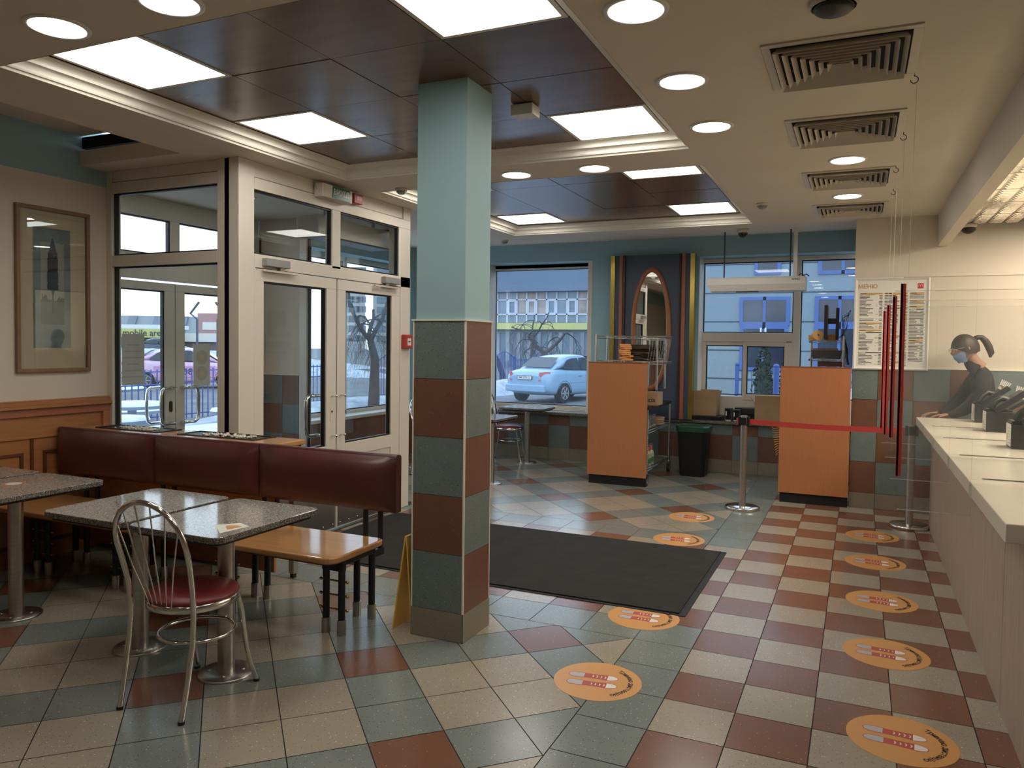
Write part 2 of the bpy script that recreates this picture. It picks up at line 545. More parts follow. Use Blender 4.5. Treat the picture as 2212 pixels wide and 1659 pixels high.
def recess(rc, lights, gx0, gy0, nx=4, ny=4):
    x0, x1, y0, y1 = rc
    # crown moulding, profile (inward offset, height)
    prof = [(0.0, ZS - 0.002), (0.004, ZS + 0.01), (0.016, ZS + 0.012), (0.02, ZS + 0.02)]
    for i in range(7):
        a = PI / 2 * i / 6
        prof.append((0.02 + 0.03 * (1 - math.cos(a)), ZS + 0.02 + 0.03 * math.sin(a)))
    prof += [(0.054, ZS + 0.05), (0.056, ZS + 0.056)]
    for i in range(7):
        a = PI / 2 * i / 6
        prof.append((0.056 + 0.034 * (1 - math.cos(a)), ZS + 0.056 + 0.026 * math.sin(a)))
    prof += [(0.095, ZS + 0.084), (0.1, ZS + 0.09)]
    rings = [[(x0 + d, y0 + d, z), (x1 - d, y0 + d, z), (x1 - d, y1 - d, z), (x0 + d, y1 - d, z)] for d, z in prof]
    m = MB()
    for i in range(len(rings) - 1):
        for j in range(4):
            a, b = rings[i], rings[i + 1]
            m.add([a[j], a[(j + 1) % 4], b[(j + 1) % 4], b[j]], [(0, 1, 2, 3)], 0)
    # outer box behind the moulding
    m.box(x0 - 0.06, x0, y0, y1, ZS + .06, 2.95); m.box(x1, x1 + 0.06, y0, y1, ZS + .06, 2.95)
    m.box(x0 - 0.06, x1 + 0.06, y0 - 0.06, y0, ZS + .06, 2.95); m.box(x0 - .06, x1 + .06, y1, y1 + 0.06, ZS + .06, 2.95)
    struct(m, 'trim', [M['mould']])
    m = MB(); g = 0.003; P6 = 0.6
    m.box(x0, x1, y0, y1, 2.885, 2.93, 1)
    for i in range(nx):
        for j in range(ny):
            if (i, j) in lights: continue
            jit = rnd.uniform(-0.0015, 0.0015)
            xa = gx0 + i * P6; ya = gy0 + j * P6
            m.box(xa + g, xa + P6 - g, ya + g, ya + P6 - g, 2.866 + jit, 2.88, 0)
    # fill strips of dark metal round the grid
    gx1, gy1 = gx0 + nx * P6, gy0 + ny * P6
    m.box(x0 + .05, gx0, y0 + .05, y1 - .05, 2.868, 2.88, 2); m.box(gx1, x1 - .05, y0 + .05, y1 - .05, 2.868, 2.88, 2)
    m.box(gx0, gx1, y0 + .05, gy0, 2.868, 2.88, 2); m.box(gx0, gx1, gy1, y1 - .05, 2.868, 2.88, 2)
    struct(m, 'ceiling', [M['ctile'], M['void'], M['wooddark']])
    for (i, j), lab in lights.items():
        xa = gx0 + i * P6; ya = gy0 + j * P6
        t = thing('ceiling_panel_light', (xa + .3, ya + .3, 2.866), lab, 'ceiling light', 'square light panels in the brown ceiling grids')
        f = MB(); e = 0.3 - 0.006; q = 0.022
        f.box(-e, e, -e, -e + q, -.004, .012); f.box(-e, e, e - q, e, -.004, .012); f.box(-e, -e + q, -e + q, e - q, -.004, .012); f.box(e - q, e, -e + q, e - q, -.004, .012)
        f.build('frame', M['offw'], t)
        MB().box(-e + q, e - q, -e + q, e - q, 0.0, .01).build('diffuser', M['panel'], t)
recess(R1, {(0, 0): 'square light panel at the left corner of the near brown ceiling', (3, 0): 'square light panel cut by the top edge of the photo', (0, 2): 'square light panel above the entrance, left of the pillar',
            (3, 3): 'square light panel right of the pillar in the near brown ceiling'}, -2.769, -1.505)
recess(R2, {(0, 0): 'square light panel in the far ceiling, hidden behind the pillar', (3, 0): 'thin looking light panel at the near right corner of the far ceiling',
            (0, 3): 'square light panel in the far ceiling just right of the pillar', (3, 3): 'square light panel at the far right corner of the far ceiling'}, -2.772, 1.534)

def downlight(x, y, lab, z=ZS, first=[None]):
    if first[0] is None:
        t = thing('downlight', (x, y, z), lab, 'downlight', 'round recessed downlights in the white ceiling')
        MB().lathe((0, 0), [(0.122, 0), (0.12, -0.006), (0.104, -0.008), (0.1, -0.002), (0.1, 0.0)], 0, 32).build('ring', M['white'], t)
        MB().cyl((0, 0), 0.101, -0.003, 0.0, 0, 32).build('diffuser', M['lamp'], t)
        first[0] = t
    else:
        dup(first[0], (x, y, z), label=lab)
for x, y, l in ((-.05, -1.07, 'round downlight at the top edge, nearest of the row by the vents'),
                (-.052, -.25, 'round downlight left of the nearest air vent'),
                (-.056, .55, 'round downlight left of the second air vent'),
                (.634, 1.65, 'round downlight between the second and third air vents'),
                (.617, 2.95, 'round downlight between the third and farthest air vents'),
                (-1.585, 1.27, 'round downlight just right of the pillar between the two brown ceilings'),
                (-.989, 1.28, 'second round downlight right of the pillar between the two brown ceilings'),
                (-2.21, -1.805, 'round downlight at the upper left corner of the photo'),
                (-1.609, -1.79, 'round downlight cut by the top edge at the upper left'),
                (-4.15, 1.2, 'round downlight in the glazed entrance lobby')):
    downlight(x, y, l)
for x, y in ((-.05, -2.7), (-.05, -4.2), (-1.6, -3.4), (-2.9, -3.4), (.8, -1.9), (.8, -3.4)):
    downlight(x, y, 'round downlight in the ceiling behind the viewer')

def vent(x, y, lab, first=[None]):
    if first[0] is not None:
        return dup(first[0], (x, y, ZS), label=lab)
    t = thing('air_vent', (x, y, ZS), lab, 'air vent', 'square louvred air vents above the queue')
    f = MB(); a, b = 0.30, 0.265
    for (x0, x1, y0, y1) in ((-a, a, -a, -b), (-a, a, b, a), (-a, -b, -b, b), (b, a, -b, b)):
        f.box(x0, x1, y0, y1, -0.008, 0.0)
    f.build('frame', M['offw'], t, 0.002)
    MB().box(-b, b, -b, b, -0.0025, -0.0005).build('duct', M['void'], t)
    for k in range(7):
        s = MB(); o = 0.256 - k * 0.034; i = o - 0.017
        # four-way louvre blades tipped outwards and down
        for q in range(4):
            Mr = Matrix.Rotation(q * PI / 2, 4, 'Z')
            if o <= 0.03: continue
            s.add([(-o, -o, -0.030), (o, -o, -0.030), (i, -i, -0.004), (-i, -i, -0.004), (-o, -o, -0.027), (o, -o, -0.027), (i, -i, -0.001), (-i, -i, -0.001)],
                  [(0, 1, 2, 3), (7, 6, 5, 4), (0, 4, 5, 1), (3, 2, 6, 7), (0, 3, 7, 4), (1, 5, 6, 2)], 0, False, Mr)
        s.build('louvre', M['offw'], t)
    first[0] = t
for y, l in ((-.25, 'nearest square air vent above the queue'), (.88, 'second square air vent above the queue'), (2.24, 'third square air vent above the queue'), (3.58, 'farthest square air vent, nearest to the menu board wall')):
    vent(.63, y, l)

# tin kitchen ceiling
mb = MB()
mb.box(1.45, 4.2, YE, 4.19, 2.69, 2.72, 1)
for i in range(5):
    for j in range(18):
        xa, ya = 1.47 + i * .55, 4.15 - (j + 1) * .55
        mb.box(xa + .006, xa + .544, ya + .006, ya + .544, 2.672, 2.69, 0)
        for a in range(4):
            for b in range(8):
                u, v = xa + .03 + a * .125, ya + .03 + b * .0625
                mb.add([(u, v, 2.672), (u + .115, v, 2.672), (u + .115, v + .055, 2.672), (u, v + .055, 2.672), (u + .02, v + .012, 2.660), (u + .095, v + .012, 2.660), (u + .095, v + .043, 2.664), (u + .02, v + .043, 2.664)],
                       [(0, 4, 5, 1), (1, 5, 6, 2), (2, 6, 7, 3), (3, 7, 4, 0), (7, 6, 5, 4)], 0)
struct(mb, 'ceiling', [M['tin'], M['void']])

# ---------------------------------------------------------------- walls
struct(MB().box(-4.95, XL, YE, 0.17, 0, 2.66, 0).box(-4.95, XL, YE, 0.17, 2.66, 3.05, 1), 'wall_left', [M['wall'], M['blue']])
struct(MB().box(-5, 4.2, YE - .1, YE, 0, 3.05), 'wall_back', [M['wall']])
struct(MB().box(4.2, 4.3, YE, 4.3, 0, 2.8), 'wall_kitchen', [M['wall']])

def tiled_x(mb, xs, rows, y, parity, ny=-1, th=0.012, mats=(0, 1, 2), g=0.0015, basez=0.15):
    """tiles on a plane y=const facing -y; xs joints, rows z joints"""
    for i in range(len(xs) - 1):
        for k in range(len(rows) - 1):
            if k == 0: mi = mats[2]
            else: mi = mats[0] if (i + k + parity) % 2 == 0 else mats[1]
            mb.box(xs[i] + g, xs[i + 1] - g, y - th if ny < 0 else y, y if ny < 0 else y + th, rows[k] + g, rows[k + 1] - g, mi)

# partition wall with the menu board
PY = 4.19
mb = MB()
mb.box(0.68, 4.2, PY, 4.32, 0, 2.9, 3)
mb.box(0.68, 0.80, 4.32, 5.66, 0, 2.92, 3)
mb.box(0.68, 4.2, PY - 0.004, PY, 0, 1.35, 4)
tiled_x(mb, [0.68, 0.905] + [0.905 + .3 * k for k in range(1, 12)], [0, .15, .45, .75, 1.05, 1.35], PY - 0.003, 0)
mb.box(0.68, 4.2, PY - 0.02, PY, 1.35, 1.36, 5)
struct(mb, 'wall_partition', [M['wcyan'], M['wbrown'], M['wcream'], M['wall'], M['grout'], M['mould']])

# far wall
FY, FT = 5.65, 5.97
mb = MB()
mb.box(-4.95, 0.68, FY, 6.05, 0, 0.60, 3)
mb.box(-4.95, 0.68, FY - 0.002, FY, 0, 0.60, 4)
xs = [-4.9 + 0.06]
k = -2.74 - 7 * T
while k < 0.68:
    if k > -4.8: xs.append(k)
    k += T
xs.append(0.68)
i0 = round((xs[1] + 2.74) / T)
tiled_x(mb, xs, [0, .16, .46, .60], FY - 0.001, (i0 + 1) % 2)
mb.box(-4.95, 0.80, FY, 6.05, 2.64, 2.95, 5)          # band over the windows
mb.box(-2.46 + 0.0, -1.08, FY, 6.05, 0.6, 2.64, 5)    # pier behind the mirror panel
mb.box(-4.95, -4.05, FY, 6.05, 0.6, 2.64, 5)
struct(mb, 'wall_far', [M['wcyan'], M['wbrown'], M['wcream'], M['wall'], M['grout'], M['blue']])
# white reveal on the window sides
struct(MB().box(-1.14, -1.075, FY + .002, 6.0, 0.62, 2.639).box(-2.52, -2.462, FY + .002, 6.0, 0.62, 2.639).box(-4.05, -4.0, FY + .002, 6.0, 0.62, 2.639), 'trim', [M['frame']])
# granite ledge
t = tag(MB().prism(rrect(-4.84, 0.68, 5.58, 5.93, 0.004), 0.60, 0.635, 1, 0).build('window_ledge', [M['granite'], M['graniteedge']]), 'long speckled granite ledge under the far windows', 'window ledge')

def frame_rect(mb, x0, x1, z0, z1, y0, y1, w, mi=0, axis='y'):
    def bx(a0, a1, c0, c1):
        if axis == 'y': mb.box(a0, a1, y0, y1, c0, c1, mi)
        else: mb.box(y0, y1, a0, a1, c0, c1, mi)
    bx(x0, x1, z1 - w, z1); bx(x0, x1, z0, z0 + w); bx(x0, x0 + w, z0 + w, z1 - w); bx(x1 - w, x1, z0 + w, z1 - w)

def glazing(parent, x0, x1, z0, z1, y, axis='y', g='glass', gask=True, th=0.008, gw=0.012, depth=0.016):
    if gask:
        m = MB(); frame_rect(m, x0, x1, z0, z1, y - depth, y + depth, gw, 0, axis); m.build('gasket', M['gasket'], parent)
    m = MB()
    e = gw if gask else 0
    if axis == 'y': m.box(x0 + e, x1 - e, y - th / 2, y + th / 2, z0 + e, z1 - e)
    else: m.box(y - th / 2, y + th / 2, x0 + e, x1 - e, z0 + e, z1 - e)
    m.build('pane', M[g], parent)

def empty_struct(name):
    o = bpy.data.objects.new(name, None); COL.objects.link(o); o['kind'] = 'structure'; return o

# far left window
w = empty_struct('window_1')
m = MB(); frame_rect(m, -4.06, -2.46, 0.64, 2.64, 5.93, 6.01, 0.05); m.box(-4.0, -2.46, 5.92, 6.0, 0.64, 0.70); m.box(-4.0, -2.46, 5.93, 6.0, 2.57, 2.64)
m.build('window_frame', M['frame'], w, 0.004)
glazing(w, -4.01, -2.51, 0.70, 2.575, 5.97, 'y', 'hglass')
# drive-through window
w = empty_struct('window_2')
m = MB(); y0, y1 = 5.92, 6.01
m.box(-1.14, -1.077, y0, y1, .635, 2.64); m.box(-1.14, .68, y0, y1, 2.587, 2.64)
m.box(0.0, .083, y0, y1, .635, 2.59)
m.box(-1.08, 0.0, y0, y1, 1.60, 1.712)
m.box(-1.08, .68, y0, y1, .635, .92)
m.box(-1.08, -1.03, y0 + .015, y1, .92, 1.60, 0); m.box(-1.03, -.55, y0 + .02, y1, 1.555, 1.60)
m.box(-.575, -.53, y0 - .012, y1, .88, 1.60); m.box(-.09, 0.0, y0 - .012, y1, .88, 1.60); m.box(-.53, -.09, y0 - .012, y1, 1.547, 1.60); m.box(-.53, -.09, y0 - .012, y1, .88, .952)
m.build('window_frame', M['frame'], w, 0.004)
glazing(w, -1.077, 0.0, 1.712, 2.587, 5.965, 'y', 'hglass')
glazing(w, -1.03, -.575, .935, 1.555, 5.975, 'y')
glazing(w, -.53, -.09, .952, 1.547, 5.95, 'y')
glazing(w, .083, .68, .92, 2.587, 5.965, 'y', 'hglass')
MB().box(-.068, -.012, 5.9, 5.915, 1.60, 1.607).build('vent_slot', M['gasket'], w)
MB().cyl((0, 0), .012, 0, .006, 0, 12, M4=Matrix.Translation((-.06, 5.906, 1.16)) @ Matrix.Rotation(PI / 2, 4, 'X')).build('knob', M['brass'], w)

# left outer wall of the far seating area with its window
mb = MB(); xo = -4.9
mb.box(-5.25, xo, 2.3, 6.05, 0, .6, 0); mb.box(-5.25, xo, 2.3, 6.05, 2.6, 2.95, 1); mb.box(-5.25, xo, 2.25, 2.8, .6, 2.6, 2); mb.box(-5.25, xo, 5.12, 6.05, .6, 2.6, 1)
struct(mb, 'wall_outer', [M['wbrown'], M['blue'], M['wall']])
w = empty_struct('window_3')
m = MB(); frame_rect(m, 2.8, 5.12, .62, 2.6, -5.2, -5.12, .06, 0, 'x'); m.box(-5.2, -5.12, 3.93, 3.99, .62, 2.6); m.box(-5.12, -4.86, 2.8, 5.12, .6, .64)
m.build('window_frame', M['frame'], w, 0.004)
glazing(w, 2.86, 3.93, .68, 2.54, -5.16, 'x'); glazing(w, 3.99, 5.06, .68, 2.54, -5.16, 'x')
# ---------------------------------------------------------------- entrance lobby (glass side screen, inner doors, outer doors)
w = empty_struct('window_4')       # side screen facing the camera, plane y=.12
m = MB(); y0, y1 = .09, .17
m.box(XL, -4.345, y0, y1, 0, ZS); m.box(-3.30, -3.19, y0, y1, 0, ZS)
m.box(-4.345, -3.30, y0, y1, 2.612, 2.69); m.box(-4.345, -3.30, y0 + .01, y1, 2.695, ZS)
m.box(-4.345, -3.30, y0, y1, 2.07, 2.152); m.box(-4.345, -3.30, y0, y1, 0, .30)
m.build('window_frame', M['frame'], w, 0.004)
glazing(w, -4.345, -3.30, 2.152, 2.612, .13); glazing(w, -4.345, -3.30, .30, 2.07, .13)

DX = -3.105
mb = MB(); x0, x1 = DX - .07, DX
mb.box(DX - .13, DX + .0, .09, .235, 0, ZS)                 # corner post
mb.box(-3.19, DX - .13, .09, .17, 0, ZS)
mb.box(x0, x1, .235, 2.25, 2.585, 2.665); mb.box(x0 + .012, x1 - .012, .235, 2.13, 2.672, ZS); mb.box(x0, x1, 2.135, 2.25, 2.665, ZS)
mb.box(x0, x1, 1.095, 1.20, 2.12, 2.585); mb.box(x0, x1, .235, 2.25, 2.045, 2.14)
mb.box(x0, x1, .235, .25, 0, 2.045); mb.box(x0 - .06, x1, 2.09, 2.25, 0, 2.585)
mb.box(x0, x1, 2.06, 2.09, 2.14, 2.585)
mb.box(x0 + .013, x1 - .015, 2.13, 2.135, 2.672, ZS, 1)
struct(mb, 'trim', [M['frame'], M['gasket']], 0.004)
w = empty_struct('window_5')
for a, b in ((.235, 1.095), (1.20, 2.06)):
    glazing(w, a, b, 2.14, 2.585, DX - .03, 'x')

def door_leaf(name, xc, ya, yb, ga, gb, gz0, gz1, handle_y, side, kick=True, lock=None):
    d = empty_struct(name)
    m = MB(); xa, xb = xc - .03, xc + .03
    m.box(xa, xb, ya, yb, gz1, 2.04); m.box(xa, xb, ya, ga, .02, gz1); m.box(xa, xb, gb, yb, .02, gz1)
    m.box(xa, xb, ga, gb, gz0 - .11, gz0); m.box(xa + .012, xb - .012, ga, gb, .42, gz0 - .11); m.box(xa, xb, ga, gb, .02, .42)
    m.build('door_panel', M['frame'], d, 0.003)
    glazing(d, ga, gb, gz0, gz1, xc, 'x')
    if kick:
        m = MB(); m.box(xb, xb + .003, ya + .01, yb - .01, .03, .42)
        for i in range(8):
            yy = ya + .04 + (yb - ya - .08) * i / 7
            for zz in (.06, .39): m.ball((xb + .003, yy, zz), .006, 1, 8, 5)
        m.build('kick_plate', [M['steel'], M['chrome']], d)
    for sd in ((-1, 1) if side == 0 else (side,)):
        m = MB(); xh = xc + sd * .03; r = .05; L_ = .055
        dy = -handle_y[1]
        y_ = handle_y[0]; pts = [(xh, y_, .80), (xh + sd * L_, y_, .80)]
        zt, zb = 1.10, .78
        P = [(xh, y_, zb), (xh + sd * .05, y_ + dy * .0, zb)]
        P = [(xh, y_, zb)] + [(xh + sd * .06, y_ + dy * (.02 + .0 * i), zb) for i in (0,)]
        out = dy * .15
        P = [(xh, y_, zb), (xh + sd * .055, y_, zb)]
        P += [(xh + sd * .06, y_ + out * .75, zb)]
        P += [(xh + sd * .06, y_ + out * .93, zb + .02), (xh + sd * .06, y_ + out, zb + .07)]
        P += [(xh + sd * .06, y_ + out, zt - .07), (xh + sd * .06, y_ + out * .93, zt - .02), (xh + sd * .06, y_ + out * .75, zt)]
        P += [(xh + sd * .055, y_, zt), (xh, y_, zt)]
        m.tube(P, .014, 0, 10); m.build('door_handle', M['chrome'], d)
    return d
dl = door_leaf('door_1', DX - .035, .252, 1.158, .335, 1.035, .70, 1.955, (1.085, 1), -1)
dr = door_leaf('door_2', DX - .035, 1.172, 2.088, 1.28, 1.955, .70, 1.955, (1.225, -1), -1)
for d, yy in ((dl, 1.105), (dr, 1.215)):
    for zz in (1.10, .78):
        m = MB(); m.tube([(DX - .01, yy, zz), (DX + .035, yy, zz)], .006, 0, 8); m.ball((DX + .04, yy, zz), .012, 0, 10, 6); m.build('handle_bolt', M['chrome'], d)
m = MB(); m.box(DX - .005, DX - .001, 1.08, 1.12, .90, 1.01); m.cyl((0, 0), .009, 0, .003, 1, 12, M4=Matrix.Translation((DX - .001, 1.10, .975)) @ Matrix.Rotation(PI / 2, 4, 'Y')); m.build('lock_plate', [M['frame'], M['ink']], dl)
struct(MB().box(DX - .05, DX - .02, 1.160, 1.170, .02, 2.04), 'trim', [M['gasket']])
# black seam between the leaves and the soffit slot
def closer(loc, lab, flip):
    t = thing('door_closer', loc, lab, 'door closer', 'door closers above the inner doors')
    MB().box(0, .05, -.12, .12, -.028, .028).build('body', M['grey'], t, 0.004)
    MB().box(.01, .03, -.19 + flip * .06, .17 + flip * .06, -.066, -.05).box(.014, .03, flip * .06 - .02, flip * .06 + .02, -.055, -.026).build('arm', M['offw'], t, 0.002)
closer((DX, .43, 2.088), 'grey door closer over the left inner door', 1)
closer((DX, 1.9, 2.085), 'grey door closer over the right inner door', -1)

# outer doors, plane x=-4.9
OX = -4.93
mb = MB(); x0, x1 = OX - .07, OX
mb.box(x0, x1, .17, .50, 0, ZS); mb.box(x0, x1, 1.89, 2.25, 0, ZS); mb.box(x0, x1, .5, 1.89, 2.60, ZS); mb.box(x0, x1, .5, 1.89, 2.06, 2.28); mb.box(x0, x1, 1.14, 1.24, 2.28, 2.60)
struct(mb, 'trim', [M['frame']], 0.004)
w = empty_struct('window_6')
glazing(w, .5, 1.14, 2.28, 2.60, OX - .03, 'x'); glazing(w, 1.24, 1.89, 2.28, 2.60, OX - .03, 'x')
d3 = door_leaf('door_3', OX - .035, .50, 1.19, .6, 1.08, .30, 1.97, (1.135, 1), 0, False)
d4 = door_leaf('door_4', OX - .035, 1.2, 1.89, 1.30, 1.79, .30, 1.97, (1.255, -1), 1, False)
m = MB(); m.prism(rrect(-.018, .018, -.05, .05, .016), 0, .004, 0, M4=Matrix.Translation((OX - .004, 1.14, .93)) @ Matrix.Rotation(PI / 2, 4, 'Z') @ Matrix.Rotation(PI / 2, 4, 'X')); m.build('lock_plate', M['ink'], d3)
def notice(ya, yb, za, zb, name, lab, dots):
    m = MB(); m.box(OX - .029, OX - .0265, ya, yb, za, zb, 0)
    X_ = OX - .0262
    if dots:
        for zz in (za + (zb - za) * .3, za + (zb - za) * .68):
            for r_, mi in ((.07, 1), (.03, 2)):
                m.add([(X_ + .0003 * mi, (ya + yb) / 2 + r_ * math.cos(2 * PI * i / 20), zz + r_ * math.sin(2 * PI * i / 20)) for i in range(20)], [tuple(range(20))], mi)
    else:
        for i in range(7):
            zz = zb - .1 - i * .055
            wd = (yb - ya) * (.3 + .1 * ((i * 7) % 3))
            m.add([(X_, (ya + yb) / 2 - wd, zz), (X_, (ya + yb) / 2 + wd, zz), (X_, (ya + yb) / 2 + wd, zz + .012), (X_, (ya + yb) / 2 - wd, zz + .012)], [(0, 1, 2, 3)], 1)
    o = m.build(name, [mat('faded_paper', rgb(205, 205, 195), .8), mat('faded_ink', rgb(188, 180, 165), .8), mat('faded_orange', rgb(214, 186, 140), .8)])
    tag(o, lab, 'notice')
notice(.66, .88, 1.14, 1.58, 'paper_notice', 'pale paper notice with lines of print on the left outer door glass', False)
notice(1.42, 1.62, 1.10, 1.50, 'paper_notice', 'pale paper notice with two round orange marks on the right outer door glass', True)

# lobby right side: tiled wall stub and glazing at y=2.25
mb = MB()
mb.box(-4.93, -4.40, 2.25, 2.33, 0, ZS, 3)
tiled_x(mb, [-4.93, -4.91, -4.61, -4.40], [0, .3, .6, .895, 1.19], 2.25, 0, mats=(0, 1, 0))
mb.box(-4.93, -4.40, 2.232, 2.25, 1.19, 1.2, 4)
struct(mb, 'wall_lobby', [M['wcyan'], M['wbrown'], M['wcream'], M['wall'], M['mould']])
w = empty_struct('window_7')
m = MB(); m.box(-4.40, -4.31, 2.24, 2.32, 0, ZS); m.box(-4.31, -3.17, 2.24, 2.32, 2.6, ZS); m.box(-4.31, -3.17, 2.24, 2.32, 2.07, 2.14); m.box(-4.31, -3.17, 2.24, 2.32, 0, .42)
m.build('window_frame', M['frame'], w, 0.004)
glazing(w, -4.31, -3.17, .42, 2.07, 2.28); glazing(w, -4.31, -3.17, 2.14, 2.6, 2.28)
# warm-air unit above the inner doors, inside the lobby
t = thing('air_heater', (-3.44, 1.72, 2.42), 'long cream air heater box hung inside the lobby above the right inner door', 'heater')
m = MB(); m.box(-.13, .10, -.5, .55, 0, .165); m.build('casing', M['offw'], t, 0.006)
m = MB(); m.box(-.12, .09, -.5, .55, -.012, 0); m.build('grille', M['dgrey'], t)
m = MB(); m.box(-.01, .01, -.3, -.28, .165, .355); m.box(-.01, .01, .4, .42, .165, .355); m.build('bracket', M['grey'], t)

# exit sign, fire point
t = thing('exit_sign', (DX, 1.07, 2.70), 'green and cream illuminated exit sign above the inner doors', 'exit sign')
m = MB(); m.box(.0, .085, -.20, .17, -.055, .05); m.build('housing', M['offw'], t, 0.006)
m = MB(); m.box(.085, .088, -.085, .135, -.048, .045, 0); text(m, 'ВИХІД', .06, Matrix.Translation((.0885, .025, 0)) @ Matrix.Rotation(PI / 2, 4, 'Z') @ Matrix.Rotation(PI / 2, 4, 'X'), 1, .001); m.build('sign_face', [M['exitgreen'], M['white']], t)
m = MB(); m.tube([(.03, -.2, .0), (.03, -.225, .03), (.03, -.215, .06), (.02, -.17, .065)], .003, 0, 6); m.build('cable', M['grey'], t)
t = thing('alarm_sounder', (DX, 1.36, 2.71), 'small red alarm box beside the exit sign', 'alarm')
m = MB(); m.box(0, .06, -.06, .06, -.04, .04, 0); m.build('body', M['firered'], t, 0.006)
m = MB(); m.box(.06, .062, -.03, .045, -.012, .02, 0); m.build('label_plate', mat('pale_red', rgb(206, 140, 128), .4), t)
t = thing('fire_alarm_point', (DX + .001, 2.17, 1.545), 'red fire alarm call point on the right door post', 'fire alarm')
m = MB(); m.box(0, .045, -.065, .065, -.065, .065); m.build('body', M['firered'], t, 0.008)
m = MB(); m.box(.045, .047, -.028, .032, -.035, .03, 0); m.cyl((0, 0), .008, 0, .003, 1, 10, M4=Matrix.Translation((.047, 0, 0)) @ Matrix.Rotation(PI / 2, 4, 'Y')); m.box(.047, .048, -.02, .024, -.003, .003, 1); m.build('button', [M['white'], M['ink']], t)

# ---------------------------------------------------------------- pillar
px0, px1, py0, py1 = -1.382, -1.072, -.457, -.155
mb = MB(); e = .012
mb.box(px0 + e, px1 - e, py0 + e, py1 - e, 0, 2.88, 3)
mb.box(px0 + .004, px1 - .004, py0 + .004, py1 - .004, 0, 1.648, 4)
rows = [.15 + .3 * k for k in range(6)]
mb.box(px0 - .001, px1 + .001, py0 - .001, py1 + .001, .002, .149, 2)
for k in range(5):
    z0, z1 = rows[k] + .0012, rows[k + 1] - .0012
    a, b = (0, 1) if k % 2 == 0 else (1, 0)
    mb.box(px0 + .006, px1 - .008, py0, py0 + .01, z0, z1, a); mb.box(px1 - .01, px1, py0 + .008, py1 - .008, z0, z1, b)
    mb.box(px0 + .006, px1 - .008, py1 - .01, py1, z0, z1, a); mb.box(px0, px0 + .01, py0 + .008, py1 - .008, z0, z1, b)
for x, y in ((px0, py0), (px1, py0), (px1, py1), (px0, py1)):
    mb.cyl((x + (.004 if x < -1.2 else -.004), y + (.004 if y < -.3 else -.004)), .006, .15, 1.65, 5, 10)
mb.box(px0 - .006, px1 + .006, py0 - .006, py1 + .006, 1.648, 1.656, 5)
mb.box(px1 - .004, px1 + .0005, py0 - .0015, py0 + .004, 0, .15, 6)
struct(mb, 'pillar', [M['wcyan'], M['wbrown'], M['wcream'], M['blue'], M['grout'], M['mould'], M['ink']])
t = tag(MB().box(-1.06, -.93, .02, .13, 2.80, 2.86).build('speaker_box', [M['offw']], bevel=.004), 'small cream box under the ceiling behind the pillar', 'ceiling box')
# wet floor sign leaning behind the pillar
t = thing('floor_sign', (-1.45, -.34, 0), 'yellow folding floor sign, only its edge showing left of the pillar', 'floor sign')
for s_, nm in ((1, 'panel'), (-1, 'panel')):
    m = MB(); m.add([(0.06 * s_, -.10, 0), (0.06 * s_ + .008, -.10, 0), (.008 + .003 * s_, -.07, .5), (.003 * s_, -.07, .5), (0.06 * s_, .14, 0), (0.06 * s_ + .008, .14, 0), (.008 + .003 * s_, .11, .5), (.003 * s_, .11, .5)],
                     [(0, 1, 2, 3), (7, 6, 5, 4), (0, 4, 5, 1), (3, 2, 6, 7), (0, 3, 7, 4), (1, 5, 6, 2)]); m.build(nm, mat('sign_yellow', rgb(236, 186, 20), .4), t)

# ---------------------------------------------------------------- wainscot and picture on the left wall
mb = MB()
mb.box(XL, XL + .015, -5.5, .085, 0, 1.06, 0)
mb.box(XL, XL + .06, -5.5, .088, 1.055, 1.075, 0); mb.box(XL, XL + .045, -5.5, .088, 1.075, 1.098, 0); mb.box(XL, XL + .03, -5.5, .088, 1.098, 1.11, 0)
mb.box(XL + .015, XL + .035, -5.5, .085, 1.00, 1.055, 1); mb.box(XL + .015, XL + .035, .03, .085, .10, 1.0, 0)
mb.box(XL + .015, XL + .028, -5.5, .085, .850, .865, 0)
for k in range(5):
    a = -.42 - k * 1.0; b = a + .86 if k else .02
    for (u0, u1, v0, v1) in ((a, b, .74, .76), (a, b, .12, .14), (a, a + .02, .14, .74), (b - .02, b, .14, .74)):
        mb.box(XL + .015, XL + .03, u0, u1, v0, v1, 2)
    mb.box(XL + .015, XL + .022, a - .09, a - .065, .1, .85, 2)
struct(mb, 'trim', [M['wood'], M['terra'], M['wooddark']], 0.002)

t = thing('framed_picture', (XL, -.327, 1.866), 'tall framed print of a dark cypress tree on the left wall', 'picture')
m = MB(); frame_rect(m, -.268, .265, -.567, .567, .0, .03, .026, 0, 'x'); m.build('frame', M['picframe'], t, 0.004)
m = MB()
def yq(y0, y1, z0, z1, x, mi): m.quad((x, y0, z0), (x, y1, z0), (x, y1, z1), (x, y0, z1), mi)
yq(-.244, .242, -.545, .545, .006, 0); yq(-.145, .125, -.40, .43, .007, 1); yq(-.093, .078, -.23, .33, .0074, 2); yq(-.093, .078, -.40 + .0, -.06, .0078, 3) if False else yq(-.093, .078, -.235, -.075, .0078, 3)
